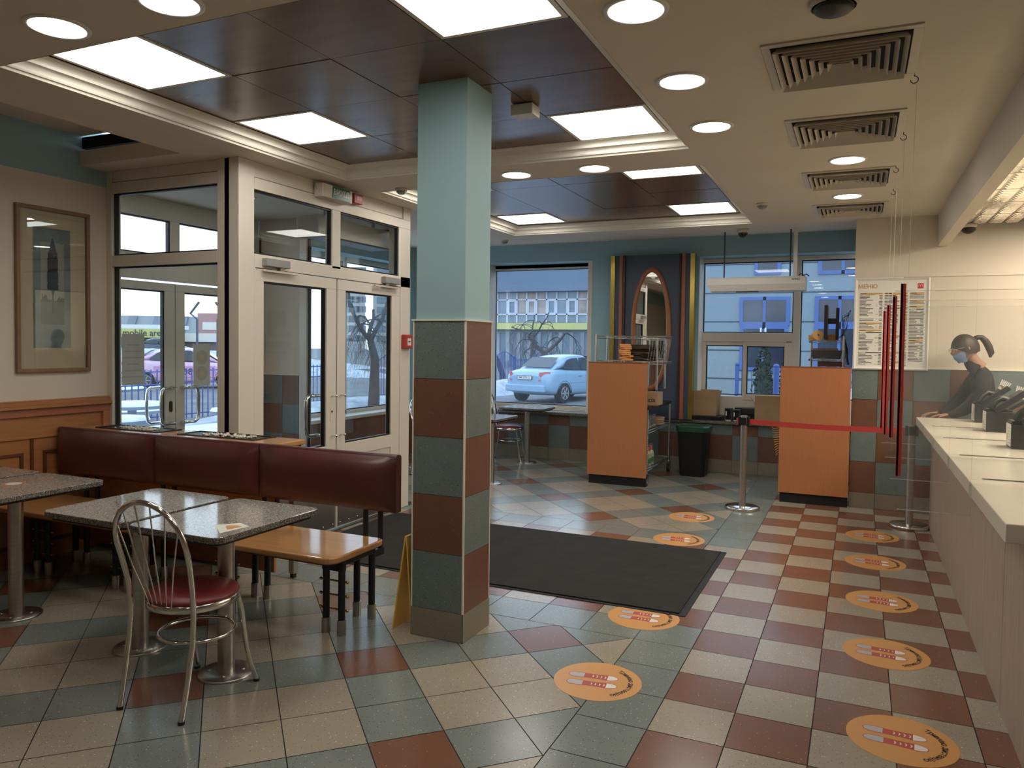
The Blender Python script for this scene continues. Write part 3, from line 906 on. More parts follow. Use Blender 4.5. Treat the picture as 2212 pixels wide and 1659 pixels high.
# cypress silhouette
for k, (z, hw) in enumerate([]): pass
L_ = []; Rr = []
rr_ = random.Random(3)
for i in range(25):
    z = .36 - i * .0148
    f = i / 24
    hw = .004 + .030 * min(1, f * 3.2) + .006 * f + rr_.uniform(-.004, .004)
    L_.append((-.006 - hw, z)); Rr.append((-.006 + hw, z))
poly = L_ + Rr[::-1]
m.add([(.0082, y, z) for y, z in poly], [tuple(range(len(poly)))], 4)
yq(-.0105, -.0015, -.16, 0.0, .0084, 4)
for dy in (-.02, .016, -.012, .009): m.add([(.0084, -.006, -.04), (.0084, -.003, -.04), (.0084, -.006 + dy + .002, .012), (.0084, -.006 + dy, .012)], [(0, 1, 2, 3)], 4)
for i in range(22):
    y = -.09 + i * .0078; h = rr_.uniform(.01, .055) * (1.1 if abs(y + .006) > .04 else .4)
    m.add([(.0081, y - .004, -.078), (.0081, y + .004, -.078), (.0081, y + .003, -.078 + h * .8), (.0081, y, -.078 + h), (.0081, y - .003, -.078 + h * .8)], [(0, 1, 2, 3, 4)], 4)
m.build('print', [M['matb'], M['picbg'], M['picmid'], M['piclow'], M['pictree']], t)
MB().box(.016, .018, -.244, .242, -.545, .545).build('glass', M['picglass'], t)

# ---------------------------------------------------------------- planter
t = thing('planter_cabinet', (-3.46, -.05, 0), 'long wooden planter cabinet between the bench and the glass screen', 'planter')
m = MB(); m.box(XL + .04, -2.52, -.20, .075, .868, .90); m.build('top', M['woodtop'], t, 0.006, world=True)
m = MB(); m.box(XL + .04, -2.552, -.18, -.158, .09, .868); m.box(XL + .04, -2.552, -.16, .07, .56, .58); m.box(-2.575, -2.552, -.16, .07, .56, .868); m.box(XL + .04, -2.552, .05, .07, .56, .868); m.build('body', M['wood'], t, 0.002, world=True)
for xx in (-2.58, -3.5):
    m = MB(); m.box(xx - .02, xx + .02, .01, .05, .03, .56, 0); m.box(xx - .014, xx + .014, .016, .044, 0, .03, 1); m.build('leg', [M['steel'], M['rubber']], t, world=True)
def tray(x0, x1, lab, seed):
    y0, y1 = -.145, .06
    t = thing('planter_tray', ((x0 + x1) / 2, (y0 + y1) / 2, .90), lab, 'tray', 'black trays with white pebbles')
    m = MB(); w_ = (x1 - x0) / 2; d_ = (y1 - y0) / 2
    for (a, b, c, d) in ((-w_, w_, -d_, -d_ + .02), (-w_, w_, d_ - .02, d_), (-w_, -w_ + .02, -d_ + .02, d_ - .02), (w_ - .02, w_, -d_ + .02, d_ - .02)): m.box(a, b, c, d, 0, .006)
    m.box(-w_ + .02, w_ - .02, -d_ + .02, d_ - .02, .0005, .0015)
    m.build('rim', M['black'], t)
    r_ = random.Random(seed); p = MB()
    for i in range(90):
        p.ball((r_.uniform(-w_ * .45, w_ * .75), r_.uniform(-d_ * .8, d_ * .3), .006 + r_.uniform(0, .006)), (r_.uniform(.007, .013), r_.uniform(.006, .01), r_.uniform(.005, .008)), 0, 7, 5)
    o = p.build('pebbles', M['pebble'], t); o['kind'] = 'stuff'
tray(-4.22, -3.60, 'black tray of white pebbles in the planter, left one by the wall', 1)
tray(-3.42, -2.75, 'black tray of white pebbles in the planter, right one', 2)

# ---------------------------------------------------------------- bench
t = thing('upholstered_bench', (-3.0, -.5, 0), 'long bench with wooden seat and three burgundy leather back cushions', 'bench')
m = MB(); m.prism(rrect(-4.38, -1.655, -.765, -.285, (.01, .07, .05, .01)), .402, .436, 0); m.build('seat', M['woodtop'], t, 0.012, seg=3, world=True)
m = MB(); m.prism(rrect(-4.37, -1.675, -.75, -.295, (.01, .07, .05, .01)), .394, .402, 0); m.build('seat_underside', M['wooddark'], t, world=True)
def cushion(x0, x1):
    m = MB(); nx, nz = 26, 14; z0, z1 = .592, .90; rings = []
    yb, yf = -.262, -.315
    grid = []
    for j in range(nz + 1):
        v = j / nz; row = []
        for i in range(nx + 1):
            u = i / nx
            pu = 1 - abs(2 * u - 1) ** 5; pv = 1 - abs(2 * v - 1) ** 3.2
            bul = .075 * (max(pu, 0) ** .7) * (max(pv, 0) ** .75)
            lean = (v - .5) * .0
            zz = z0 + (z1 - z0) * v
            row.append((x0 + (x1 - x0) * u, yf - bul + lean, zz))
        grid.append(row)
    vs = [p for r in grid for p in r]; n = nx + 1
    m.add(vs, [(j * n + i, j * n + i + 1, (j + 1) * n + i + 1, (j + 1) * n + i) for j in range(nz) for i in range(nx)], 0, True)
    bk = [(x0, yb, z0), (x1, yb, z0), (x1, yb, z1), (x0, yb, z1)]
    m.add(bk, [(3, 2, 1, 0)], 0)
    # rounded top to the back
    top = [(p[0], p[1], p[2]) for p in grid[nz]]
    rows_ = [top, [(p[0], yf + .006, z1 + .012) for p in top], [(p[0], yb - .012, z1 + .012) for p in top], [(p[0], yb, z1) for p in top]]
    m.loft(rows_, 0, True, False, False)
    bot = grid[0]; m.loft([[(p[0], yb, z0) for p in bot], [(p[0], p[1], p[2]) for p in bot]], 0, False, False, False)
    for i, xx in ((0, x0), (nx, x1)):
        col = [grid[j][i] for j in range(nz + 1)]
        poly = col + [(xx, yf + .006, z1 + .012), (xx, yb - .012, z1 + .012), (xx, yb, z1), (xx, yb, z0)]
        f = tuple(range(len(poly))); m.add(poly, [f if i else f[::-1]], 0)
    m.build('back_cushion', M['leather'], t, world=True)
cushion(-4.375, -3.438); cushion(-3.434, -2.552); cushion(-2.548, -1.572)
for xa, xb in ((-4.14, -4.03), (-3.40, -3.30), (-2.54, -2.445), (-1.80, -1.70)):
    for xx in (xa, xb):
        m = MB(); m.tube([(xx, -.625, .07), (xx, -.625, .392)], .019, 0, 12); m.cyl((xx, -.625), .0235, 0, .08, 1, 16); m.build('leg', [M['navy'], M['steel']], t, world=True)
        m = MB(); m.tube([(xx, -.355, .07), (xx, -.355, .40)], .019, 0, 12); m.tube([(xx, -.272, .38), (xx, -.272, .62)], .019, 0, 12) if False else m.tube([(xx, -.274, .34), (xx, -.274, .62)], .016, 0, 12); m.box(xx - .016, xx + .016, -.36, -.26, .34, .38, 0); m.cyl((xx, -.355), .0235, 0, .08, 1, 16); m.build('leg', [M['navy'], M['steel']], t, world=True)
    m = MB(); m.box(xa - .016, xb + .016, -.64, -.36, .365, .395); m.box(xa - .018, xb + .018, -.642, -.61, .335, .395); m.build('bracket', M['navy'], t, 0.004, world=True)
    for zz in (.28, .205, .13):
        m = MB(); m.tube([(xa - .035, -.625, zz), (xb + .035, -.625, zz)], .005, 0, 8); m.ball((xa - .035, -.625, zz), .009, 0, 10, 6); m.ball((xb + .035, -.625, zz), .009, 0, 10, 6); m.build('rung', M['brass'], t, world=True)

# ---------------------------------------------------------------- tables
def table(x0, x1, y0, y1, px, py, lab, zt=.72, first=[None], rz=0):
    loc = ((x0 + x1) / 2, (y0 + y1) / 2, 0)
    t = thing('granite_table', loc, lab, 'table', 'grey granite topped pedestal tables', rz)
    w_, d_ = (x1 - x0) / 2, (y1 - y0) / 2
    m = MB(); m.prism(rrect(-w_, w_, -d_, d_, .05, 6), zt - .028, zt, 1, 0); m.build('tabletop', [M['granite'], M['graniteedge']], t, 0.004)
    m = MB(); m.prism(rrect(-w_ + .025, w_ - .025, -d_ + .025, d_ - .025, .04, 4), zt - .043, zt - .028, 0); m.build('underlay', M['black'], t)
    a, b = px - loc[0], py - loc[1]
    m = MB(); m.cyl((a, b), .038, .012, zt - .043, 0, 28); m.build('pedestal', M['steel'], t)
    m = MB(); m.lathe((a, b), [(0, .013), (.06, .013), (.122, .011), (.126, .006), (.126, 0)], 0, 40)
    for q in range(4): m.ball((a + .075 * math.cos(q * PI / 2 + .6), b + .075 * math.sin(q * PI / 2 + .6), .014), (.009, .009, .005), 0, 8, 5)
    m.build('base_plate', M['steel'], t)
    return t
table(-2.18, -1.64, -1.535, -.865, -1.89, -1.235, 'granite table nearest the pillar, behind the chrome chair')
table(-2.765, -2.215, -1.525, -.865, -2.49, -1.20, 'granite table left of the one behind the chrome chair')
table(-3.75, -3.20, -1.52, -.835, -3.47, -1.19, 'granite table at the left edge with a round orange sticker')
table(-4.33, -3.79, -1.50, -.82, -4.06, -1.18, 'granite table in the left corner, only its end in view')
m = MB(); m.add([(-3.535 + .058 * math.cos(2 * PI * i / 32), -1.155 + .058 * math.sin(2 * PI * i / 32), .7205) for i in range(32)], [tuple(range(32))], 0)
for r_, z_, mi in ((.05, .7207, 1), (.042, .7209, 2)): m.add([(-3.537 + r_ * math.cos(2 * PI * i / 32), -1.155 + r_ * math.sin(2 * PI * i / 32), z_) for i in range(32)], [tuple(range(32))], mi)
tag(m.build('table_sticker', [M['stick'], M['firered'], M['white']]), 'round orange and white sticker on the left edge table', 'sticker')
m = MB(); m.add([(-1.83, -1.36, .7206), (-1.70, -1.46, .7206), (-1.68, -1.31, .7206), (-1.76, -1.28, .7206)], [(0, 1, 2, 3)], 0); m.add([(-1.78, -1.35, .7209), (-1.72, -1.40, .7209), (-1.70, -1.33, .7209), (-1.74, -1.32, .7209)], [(0, 1, 2, 3)], 1)
tag(m.build('table_sticker', [M['paper'], M['stick']]), 'white and yellow paper lying on the table nearest the pillar', 'sticker')
table(-3.50, -2.88, 5.02, 5.50, -3.16, 5.2, 'granite table by the far window, right of the pillar', .72)
table(-3.42, -2.80, 3.50, 4.12, -2.92, 3.64, 'granite table half hidden behind the pillar', .72)
table(-4.5, -3.95, 3.9, 4.5, -4.2, 4.2, 'granite table seen through the right inner door', .72)

# ---------------------------------------------------------------- chrome chairs
def chair(loc, rz, lab):
    """seat centre at origin, faces +y, back at -y"""
    t = thing('chrome_chair', loc, lab, 'chair', 'chrome bistro chairs with round red seats', rz)
    zs = .445
    m = MB(); m.lathe((0, 0), [(0, zs + .035), (.08, zs + .033), (.15, zs + .026), (.183, zs + .012), (.19, zs), (.186, zs - .006), (0, zs - .006)], 0, 40); m.build('seat', M['redvinyl'], t)
    m = MB(); m.lathe((0, 0), [(.186, zs - .006), (.19, zs - .008), (.19, zs - .036), (.184, zs - .038), (.184, zs - .008)], 0, 40); m.build('seat_ring', M['chrome'], t)
    m = MB(); m.tube([(.155 * math.cos(2 * PI * i / 36), .02 + .155 * math.sin(2 * PI * i / 36), .27) for i in range(36)], .008, 0, 10, True); m.build('stretcher_ring', M['chrome'], t)
    # back hoop continuing into the rear legs
    pts = []
    for z, x, y in ((0.005, -.165, -.235), (.15, -.168, -.205), (.30, -.170, -.180), (.42, -.168, -.172), (.52, -.172, -.182), (.62, -.182, -.205), (.70, -.186, -.228)):
        pts.append((x, y, z))
    for i in range(1, 12):
        a = PI - PI * i / 12
        pts.append((.186 * math.cos(a), -.228 - .045 * math.sin(a), .70 + .185 * math.sin(a)))
    pts += [(-x, y, z) for x, y, z in pts[6::-1]]
    m = MB(); m.tube(pts, .0115, 0, 12); m.build('back_hoop', M['chrome'], t)
    for s_ in (-1, 1):
        m = MB(); m.tube([(.135 * s_, .12, zs - .03), (.14 * s_, .14, .34), (.148 * s_, .155, .2), (.158 * s_, .175, .09), (.172 * s_, .20, .006)], .0115, 0, 12); m.build('leg', M['chrome'], t)
        for (fx, fy) in ((.172 * s_, .20), (.165 * s_, -.235)):
            m = MB(); m.cyl((fx, fy), .0135, 0, .012, 0, 14); m.build('foot', M['rubber'], t)
    for k in range(6):
        u = (k - 2.5) / 2.5; a = PI / 2 - u * 1.12
        top = (.186 * math.cos(a) * .97, -.228 - .045 * math.sin(a), .70 + .18 * math.sin(a))
        bot = (u * .052, -.178 + .004 * abs(u), zs - .03)
        m = MB(); m.tube([top, tuple(top[i] * .5 + bot[i] * .5 + (0, -.006, 0)[i] for i in range(3)), bot], .0032, 0, 7); m.build('spindle', M['chrome'], t)
    return t
ch = chair((-1.868, -1.445, 0), R(3), 'chrome chair with round red seat in the foreground')
def chair_copy(loc, rz, lab):
    r = ch.copy(); COL.objects.link(r); r.location = loc; r.rotation_euler = (0, 0, rz); r['label'] = lab
    for c_ in list(ch.children):
        k = c_.copy(); COL.objects.link(k); k.parent = r
chair_copy((-3.46, 5.28, 0), R(-78), 'chrome chair by the far window, right of the pillar')
chair_copy((-3.74, 3.85, 0), R(-90), 'chrome chair seen in the gap between the door post and the pillar')
# ---------------------------------------------------------------- entrance mat
m = MB()
m.prism(rrect(-3.04, -.125, .438, 1.938, .01, 3), 0.0, .004, 1)
m.box(-3.0, -.165, .465, 1.912, .004, .011, 0)
tag(m.build('entrance_mat', [M['mat'], M['rubber']]), 'long black carpet mat running from the doors past the pillar', 'mat')

# ---------------------------------------------------------------- floor stickers
def sticker(x, y, rot, lab, first=[None]):
    if first[0] is not None:
        return dup(first[0], (x, y, 0), rot, lab)
    Q = .2
    m = MB()
    def flat(poly, z, mi): m.add([(a * Q, b * Q, z) for a, b in poly], [tuple(range(len(poly)))], mi)
    m.prism([(Q * math.cos(2 * PI * i / 64), Q * math.sin(2 * PI * i / 64)) for i in range(64)], 0.0, .001, 0)
    for yc, xe in ((.2, .0), (-.2, .03)):
        def outline(g):
            top = [(-.70 - g, 0), (-.67 - g * .5, .07 + g * .5), (-.6, .105 + g), (-.45, .115 + g), (-.3, .10 + g), (-.1, .095 + g), (.1, .105 + g), (.22, .125 + g), (.33, .105 + g), (.41 + g * .5, .06 + g * .5), (.44 + g, 0)]
            return top + [(a, -b) for a, b in top[-2:0:-1]]
        full = [(a + xe, b + yc) for a, b in outline(.02)]; flat(full[::-1], .0013, 1)
        inn = [(a + xe, b + yc) for a, b in outline(0)]
        heel = clip(inn, 1, 0, -.34 + xe); flat(heel[::-1], .0016, 2)
        toe = clip(inn, -1, 0, -(.20 + xe)); flat(toe[::-1], .0016, 3)
        for k in range(4):
            xx = -.16 + k * .095 + xe
            a0 = [(xx + .045 * math.cos(t_), yc + .062 * math.sin(t_)) for t_ in [(-1 + i / 3) * 1.1 for i in range(7)]]
            a1 = [(xx - .02 + .04 * math.cos(t_), yc + .055 * math.sin(t_)) for t_ in [(-1 + i / 3) * 1.1 for i in range(7)]]
            flat(a0 + a1[::-1], .0018, 3)
    s_ = 'Тримаю дистанцію'
    wd = {'м': 1.25, 'ю': 1.35, 'ц': 1.05, 'і': .55, ' ': .6, 'р': 1.0, 'Т': 1.1}
    tot = sum(wd.get(c, 1) for c in s_); A = 2.05; a = A / 2
    for c in s_:
        w_ = wd.get(c, 1) / tot * A
        if c != ' ':
            ac = a - w_ / 2
            text(m, c, .034, Matrix.Translation((.152 * math.cos(ac), .152 * math.sin(ac), .0018)) @ Matrix.Rotation(ac - PI / 2, 4, 'Z'), 4, .0006)
        a -= w_
    o = m.build('floor_sticker', [M['stick'], M['stred'], M['stgrey'], M['stwhite'], M['ink']])
    o.location = (x, y, 0); o.rotation_euler = (0, 0, rot)
    tag(o, lab, 'floor sticker', 'round orange floor stickers with a pair of sneakers')
    first[0] = o
    return o
sticker(.925, -.54, R(-4), 'round orange floor sticker nearest the camera, by the counter')
sticker(.896, .375, R(-4), 'second round orange floor sticker along the counter from the camera')
sticker(.897, 1.246, R(-3), 'third round orange floor sticker along the counter from the camera')
sticker(.878, 2.16, R(-3), 'fourth round orange floor sticker along the counter from the camera')
sticker(.872, 3.0, R(-4), 'farthest round orange floor sticker along the counter, before the steel post')
sticker(-.316, -.563, R(8), 'round orange floor sticker on the blue band, right of the pillar')
sticker(-.338, .338, R(2), 'round orange floor sticker partly under the black mat')
sticker(-.532, 2.165, R(6), 'round orange floor sticker just beyond the black mat')
sticker(-.60, 3.01, R(4), 'round orange floor sticker left of the steel post, second beyond the mat')

# ---------------------------------------------------------------- stanchions and belt
def stanchion(x, y, lab):
    t = thing('queue_post', (x, y, 0), lab, 'queue post', 'steel queue posts with red belt')
    MB().lathe((0, 0), [(0, .03), (.15, .028), (.157, .022), (.157, .0), (.15, .0)], 0, 48).build('base', M['chrome'], t)
    MB().cyl((0, 0), .031, .026, .80, 0, 28).build('pole', M['steel'], t)
    m = MB(); m.cyl((0, 0), .033, .80, .885, 0, 24); m.box(-.05, -.028, -.022, .022, .79, .875, 1); m.box(.028, .05, -.022, .022, .79, .875, 1); m.box(-.022, .022, -.05, -.028, .80, .87, 1)
    m.build('belt_head', [M['steel'], M['black']], t)
    return t
a = stanchion(-.24, 3.60, 'steel queue post in front of the window, left end of the red belt')
m = MB(); m.box(-.068, -.05, -.02, .02, .81, .862); m.build('belt_clip', M['redbelt'], a)
stanchion(1.165, 3.50, 'steel queue post beside the counter, right end of the red belt')
m = MB(); N_ = 20
for s0 in range(N_):
    def pt(k):
        u = k / N_; return (-.19 + u * 1.305, 3.60 - .10 * u, .858 - .03 * 4 * u * (1 - u) * .5)
    p, q = pt(s0), pt(s0 + 1)
    m.add([(p[0], p[1] - .001, p[2] - .048), (q[0], q[1] - .001, q[2] - .048), (q[0], q[1] - .001, q[2]), (p[0], p[1] - .001, p[2]), (p[0], p[1] + .001, p[2] - .048), (q[0], q[1] + .001, q[2] - .048), (q[0], q[1] + .001, q[2]), (p[0], p[1] + .001, p[2])],
          [(0, 1, 2, 3), (7, 6, 5, 4), (3, 2, 6, 7), (0, 4, 5, 1)], 0)
tag(m.build('queue_belt', M['redbelt']), 'red belt stretched between the two steel queue posts', 'belt')

# ---------------------------------------------------------------- orange screen panels
def screen(x0, x1, y, zt, lab):
    t = thing('orange_screen', ((x0 + x1) / 2, y, 0), lab, 'screen', 'orange laminate screens')
    w_ = (x1 - x0) / 2
    MB().box(-w_, w_, 0, .035, .10, zt - .006).build('panel', M['orange'], t, 0.001)
    MB().box(-w_ - .001, w_ + .001, -.001, .036, zt - .014, zt).build('edging', M['orangeedge'], t)
    MB().box(-w_ + .015, w_ - .004, .02, .06, 0, .10).build('plinth', M['blackm'], t)
screen(-2.0, -1.335, 4.20, 1.352, 'orange laminate screen left of the steel queue post')
screen(.034, .672, 4.10, 1.352, 'orange laminate screen in front of the drive-through window, beside the menu wall')

# ---------------------------------------------------------------- wire shelving behind the left screen + cart
def wire_shelf(m, x0, x1, y0, y1, z, h=.028, n=18, axis='x'):
    for zz in (z, z - h):
        m.tube([(x0, y0, zz), (x1, y0, zz), (x1, y1, zz), (x0, y1, zz)], .0028, 0, 6, True)
    k = max(4, int((x1 - x0) / .035))
    for j, yy in enumerate((y0, y1)):
        p = []
        for i in range(k * 2 + 1): p.append((x0 + (x1 - x0) * i / (2 * k), yy, z if i % 2 == 0 else z - h))
        m.tube(p, .0018, 0, 4)
    k = max(4, int((y1 - y0) / .035))
    for xx in (x0, x1):
        p = []
        for i in range(k * 2 + 1): p.append((xx, y0 + (y1 - y0) * i / (2 * k), z if i % 2 == 0 else z - h))
        m.tube(p, .0018, 0, 4)
    for i in range(1, n): 
        if axis == 'x': xx = x0 + (x1 - x0) * i / n; m.tube([(xx, y0, z + .002), (xx, y1, z + .002)], .0016, 0, 4)
        else: yy = y0 + (y1 - y0) * i / n; m.tube([(x0, yy, z + .002), (x1, yy, z + .002)], .0016, 0, 4)
def wire_post(x, y, z0, z1):
    m = MB(); m.cyl((x, y), .0115, z0, z1, 0, 12)
    z = z0 + .02
    while z < z1: m.lathe((x, y), [(.0115, z), (.0128, z + .002), (.0115, z + .004)], 0, 12); z += .0255
    return m
t = thing('wire_rack', (-1.6, 4.5, 0), 'chrome wire rack standing up behind the left orange screen', 'wire rack')
for xx, yy in ((-1.96, 4.33), (-1.96, 4.75), (-1.27, 4.75), (-1.27, 4.36)):
    wire_post(xx, yy, .10 if xx < -1.5 else 1.05, 1.655 if xx < -1.5 else 1.62).build('post', M['wire'], t, world=True)
for zz, lab in ((1.64, 'top'), (1.362, 'low')):
    m = MB(); wire_shelf(m, -1.955, -1.20, 4.33, 4.76, zz); m.build('shelf', M['wire'], t, world=True)
m = MB()
for i in range(9): yy = 4.36 + i * .045; m.tube([(-1.20, yy, 1.61), (-1.215, yy, 1.50), (-1.24, yy, 1.37)], .0018, 0, 5)
for i in range(5): xx = -1.22 - i * .03; m.tube([(xx, 4.33, 1.61), (xx - .01, 4.335, 1.5), (xx - .03, 4.34, 1.37)], .0018, 0, 5)
m.build('side_basket', M['wire'], t, world=True)

def rag(parent_name, cx, cy, z, sx, sy, h, mt, lab, cat, seed, group, rz=0):
    r_ = random.Random(seed); m = MB(); n = 20
    ring = []
    for i in range(n):
        a = 2 * PI * i / n
        k = 1 / max(abs(math.cos(a)), abs(math.sin(a))) ** .6
        ring.append((math.cos(a) * sx * k * r_.uniform(.82, 1.06), math.sin(a) * sy * k * r_.uniform(.82, 1.06)))
    lo = [(x, y, r_.uniform(-.003, .003)) for x, y in ring]; md = [(x * 1.03, y * 1.03, h * .5 + r_.uniform(-.004, .004)) for x, y in ring]; hi = [(x * .97, y * .97, h + r_.uniform(-.004, .003)) for x, y in ring]
    m.loft([lo, md, hi], 0, True, True)
    o = m.build(parent_name, mt); o.location = (cx, cy, z); o.rotation_euler = (0, 0, rz)
    return tag(o, lab, cat, group)
bagm = mat('dark_fabric', rgb(74, 58, 44), .9, noise=.15)
r_ = random.Random(5)
for k in range(11):
    rag('folded_bag', -1.50 + r_.uniform(-.03, .03), 4.52 + r_.uniform(-.02, .02), 1.366 + k * .0168, .19, .12, .0155, bagm, 'folded dark brown bag in the pile on the wire rack behind the left screen', 'folded bag', 50 + k, 'pile of dark folded bags on the wire rack', r_.uniform(-.25, .25))
gl_ = mat('yellow_cloth', rgb(232, 150, 40), .8, noise=.06)
for k in range(9):
    rag('folded_cloth', -1.625 + r_.uniform(-.012, .02), 4.37 + r_.uniform(-.008, .008), 1.367 + k * .0208, .066, .035, .0185, gl_, 'folded orange yellow cloth in the stack in front of the dark bags', 'folded cloth', 80 + k, 'stack of orange yellow cloths on the wire rack', r_.uniform(-.3, .3))

t = thing('utility_cart', (-1.64, 4.88, 0), 'wheeled wire cart with black top between the left screen and the bin', 'cart')
cx0, cx1, cy0, cy1 = -1.95, -1.335, 4.31, 5.42
m = MB(); m.prism(rrect(cx0, cx1, cy0, cy1, .02, 3), .835, .87, 0); m.build('top', M['black'], t, .004, world=True)
for xx in (cx0 + .02, cx1 - .02):
    for yy in (cy0 + .02, cy1 - .02):
        wire_post(xx, yy, .12, .84).build('post', M['wire'], t, world=True)
        w_ = MB(); Mx = Matrix.Translation((xx, yy - .02, .052)) @ Matrix.Rotation(PI / 2, 4, 'Y')
        w_.cyl((0, 0), .052, -.014, .014, 0, 24, M4=Mx); w_.cyl((0, 0), .03, -.016, .016, 1, 18, M4=Mx); w_.box(xx - .02, xx - .016, yy - .04, yy + .01, .05, .12, 2); w_.box(xx + .016, xx + .02, yy - .04, yy + .01, .05, .12, 2); w_.box(xx - .02, xx + .02, yy - .03, yy + .015, .108, .13, 2)
        w_.build('caster', [M['rubber'], M['grey'], M['wire']], t, world=True)
for zz in (.60, .185):
    m = MB(); wire_shelf(m, cx0 + .02, cx1 - .02, cy0 + .02, cy1 - .02, zz, axis='y', n=28); m.build('shelf', M['wire'], t, world=True)
# goods on the cart
t = thing('carton', (-1.36 - .13, 4.62, .872), 'pale carton lettered Galicia on top of the black cart', 'carton')
m = MB(); m.box(-.16, .20 - .0, -.12, .12, 0, .145, 0); m.box(-.16, .2, -.1205, -.12, .108, .110, 1)
m.build('body', [M['card'], M['cardd']], t, .002)
m = MB(); text(m, 'Galicia', .075, Matrix.Translation((.075, -.1215, .06)) @ Matrix.Rotation(PI / 2, 4, 'X'), 0, .0012); m.build('lettering', M['ink'], t)
o = MB().prism(rrect(-.10, .14, -.2, .2, .03), 0, .14, 0).build('clear_box', glass_mat('clear_plastic', (.8, .84, .84, 1), .06, haze=.35)); o.location = (-1.55, 4.75, .604); tag(o, 'clear plastic tub on the middle shelf of the cart', 'tub')
o = MB().box(-.08, .08, -.06, .06, 0, .12).build('small_carton', M['paper'], bevel=.003); o.location = (-1.46, 4.43, .604); tag(o, 'small white carton at the near end of the middle cart shelf', 'carton')
for k in range(4): rag('paper_bag', -1.50, 5.15, .605 + k * .022, .13, .14, .02, M['card'], 'flattened brown paper bag stacked on the middle cart shelf', 'paper bag', 20 + k, 'brown paper bags on the cart', k * .2)
o = MB().prism(rrect(-.15, .15, -.2, .2, .03), 0, .20, 0).build('clear_box', bpy.data.materials['clear_plastic']); o.location = (-1.62, 4.9, .19); tag(o, 'clear plastic tub at the back of the bottom cart shelf', 'tub')
bb = bpy.data.materials['clear_plastic']
for k in range(6):
    x, y = -1.40 - (k % 2) * .11, 4.42 + (k // 2) * .12
    t = thing('drink_bottle', (x, y, .19), 'drink bottle with orange content and red cap on the bottom cart shelf', 'bottle', 'bottles on the bottom shelf of the cart')
    MB().lathe((0, 0), [(0, 0), (.04, 0), (.043, .01), (.043, .12), (.036, .15), (.016, .185), (.015, .2)], 0, 14).build('body', mat('bottle_body', rgb(150, 160, 130), .25) if k == 0 else bpy.data.materials['bottle_body'], t)
    MB().lathe((0, 0), [(.0435, .03), (.0435, .09)], 0, 14).build('sleeve', mat('bottle_sleeve', rgb(60, 110, 64), .4) if k == 0 else bpy.data.materials['bottle_sleeve'], t)
    MB().cyl((0, 0), .03, .155, .215, 0, 12, r1=.017).build('cap', mat('bottle_cap', rgb(170, 70, 44), .4) if k == 0 else bpy.data.materials['bottle_cap'], t)

# bin
t = thing('waste_bin', (-1.03, 5.30, 0), 'black waste bin with dark green lid beside the cart', 'bin')
m = MB()
def oct_(s): return [(-.14 * s, -.17 * s), (.13 * s, -.17 * s), (.17 * s, -.10 * s), (.17 * s, .12 * s), (.12 * s, .17 * s), (-.14 * s, .17 * s), (-.18 * s, .11 * s), (-.18 * s, -.11 * s)]
m.loft([[(x, y, 0) for x, y in oct_(.82)], [(x, y, .53) for x, y in oct_(1)]], 0, False); m.build('body', M['black'], t, .004)
m = MB(); m.loft([[(x, y, .53) for x, y in oct_(1.08)], [(x, y, .585) for x, y in oct_(1.11)], [(x, y, .60) for x, y in oct_(1.05)], [(x, y, .585) for x, y in oct_(.9)]], 0, False, True); m.build('lid', M['green'], t, .004)

# ---------------------------------------------------------------- mirror column
t = thing('mirror_panel', (-1.64, 5.62, 0), 'slate blue wall panel with orange and gold stripes round an oval mirror', 'mirror panel')
CY = 5.55; zb, zt = .636, 2.672
def stripe(x0, x1, nm, mt, th): MB().box(x0, x1, CY - th, CY + .09, zb, zt).build(nm, mt, t, world=True)
stripe(-2.175, -2.12, 'gold_edging', M['gold'], .02); stripe(-1.165, -1.112, 'gold_edging', M['gold'], .02)
stripe(-2.12, -2.062, 'blue_strip', M['slate'], .0); stripe(-1.225, -1.165, 'blue_strip', M['slate'], .0)
stripe(-2.062, -2.02, 'orange_strip', M['terra'], .012); stripe(-1.268, -1.225, 'orange_strip', M['terra'], .012)
stripe(-2.02, -2.005, 'blue_strip', M['slate'], .0); stripe(-1.285, -1.268, 'blue_strip', M['slate'], .0)
stripe(-2.005, -1.985, 'dark_strip', M['darkstrip'], .03); stripe(-1.303, -1.285, 'dark_strip', M['darkstrip'], .03)
stripe(-1.985, -1.303, 'centre_panel', M['slate'], .0)
m = MB(); cx_, czz = -1.645, 1.745; n = 64
def ov(a, b, y, n=64): return [(cx_ + a * math.cos(2 * PI * i / n), y, czz + b * math.sin(2 * PI * i / n)) for i in range(n)]
m.loft([ov(.255, .775, CY - .001), ov(.252, .772, CY - .028), ov(.205, .715, CY - .03), ov(.195, .705, CY - .012)], 0, True, False); m.build('oval_frame', M['oval'], t, world=True)
m = MB(); m.add(ov(.198, .708, CY - .013), [tuple(range(n))[::-1]], 0); m.add(ov(.198, .708, CY - .004), [tuple(range(n))], 0); m.build('mirror_glass', M['mirror'], t, world=True)

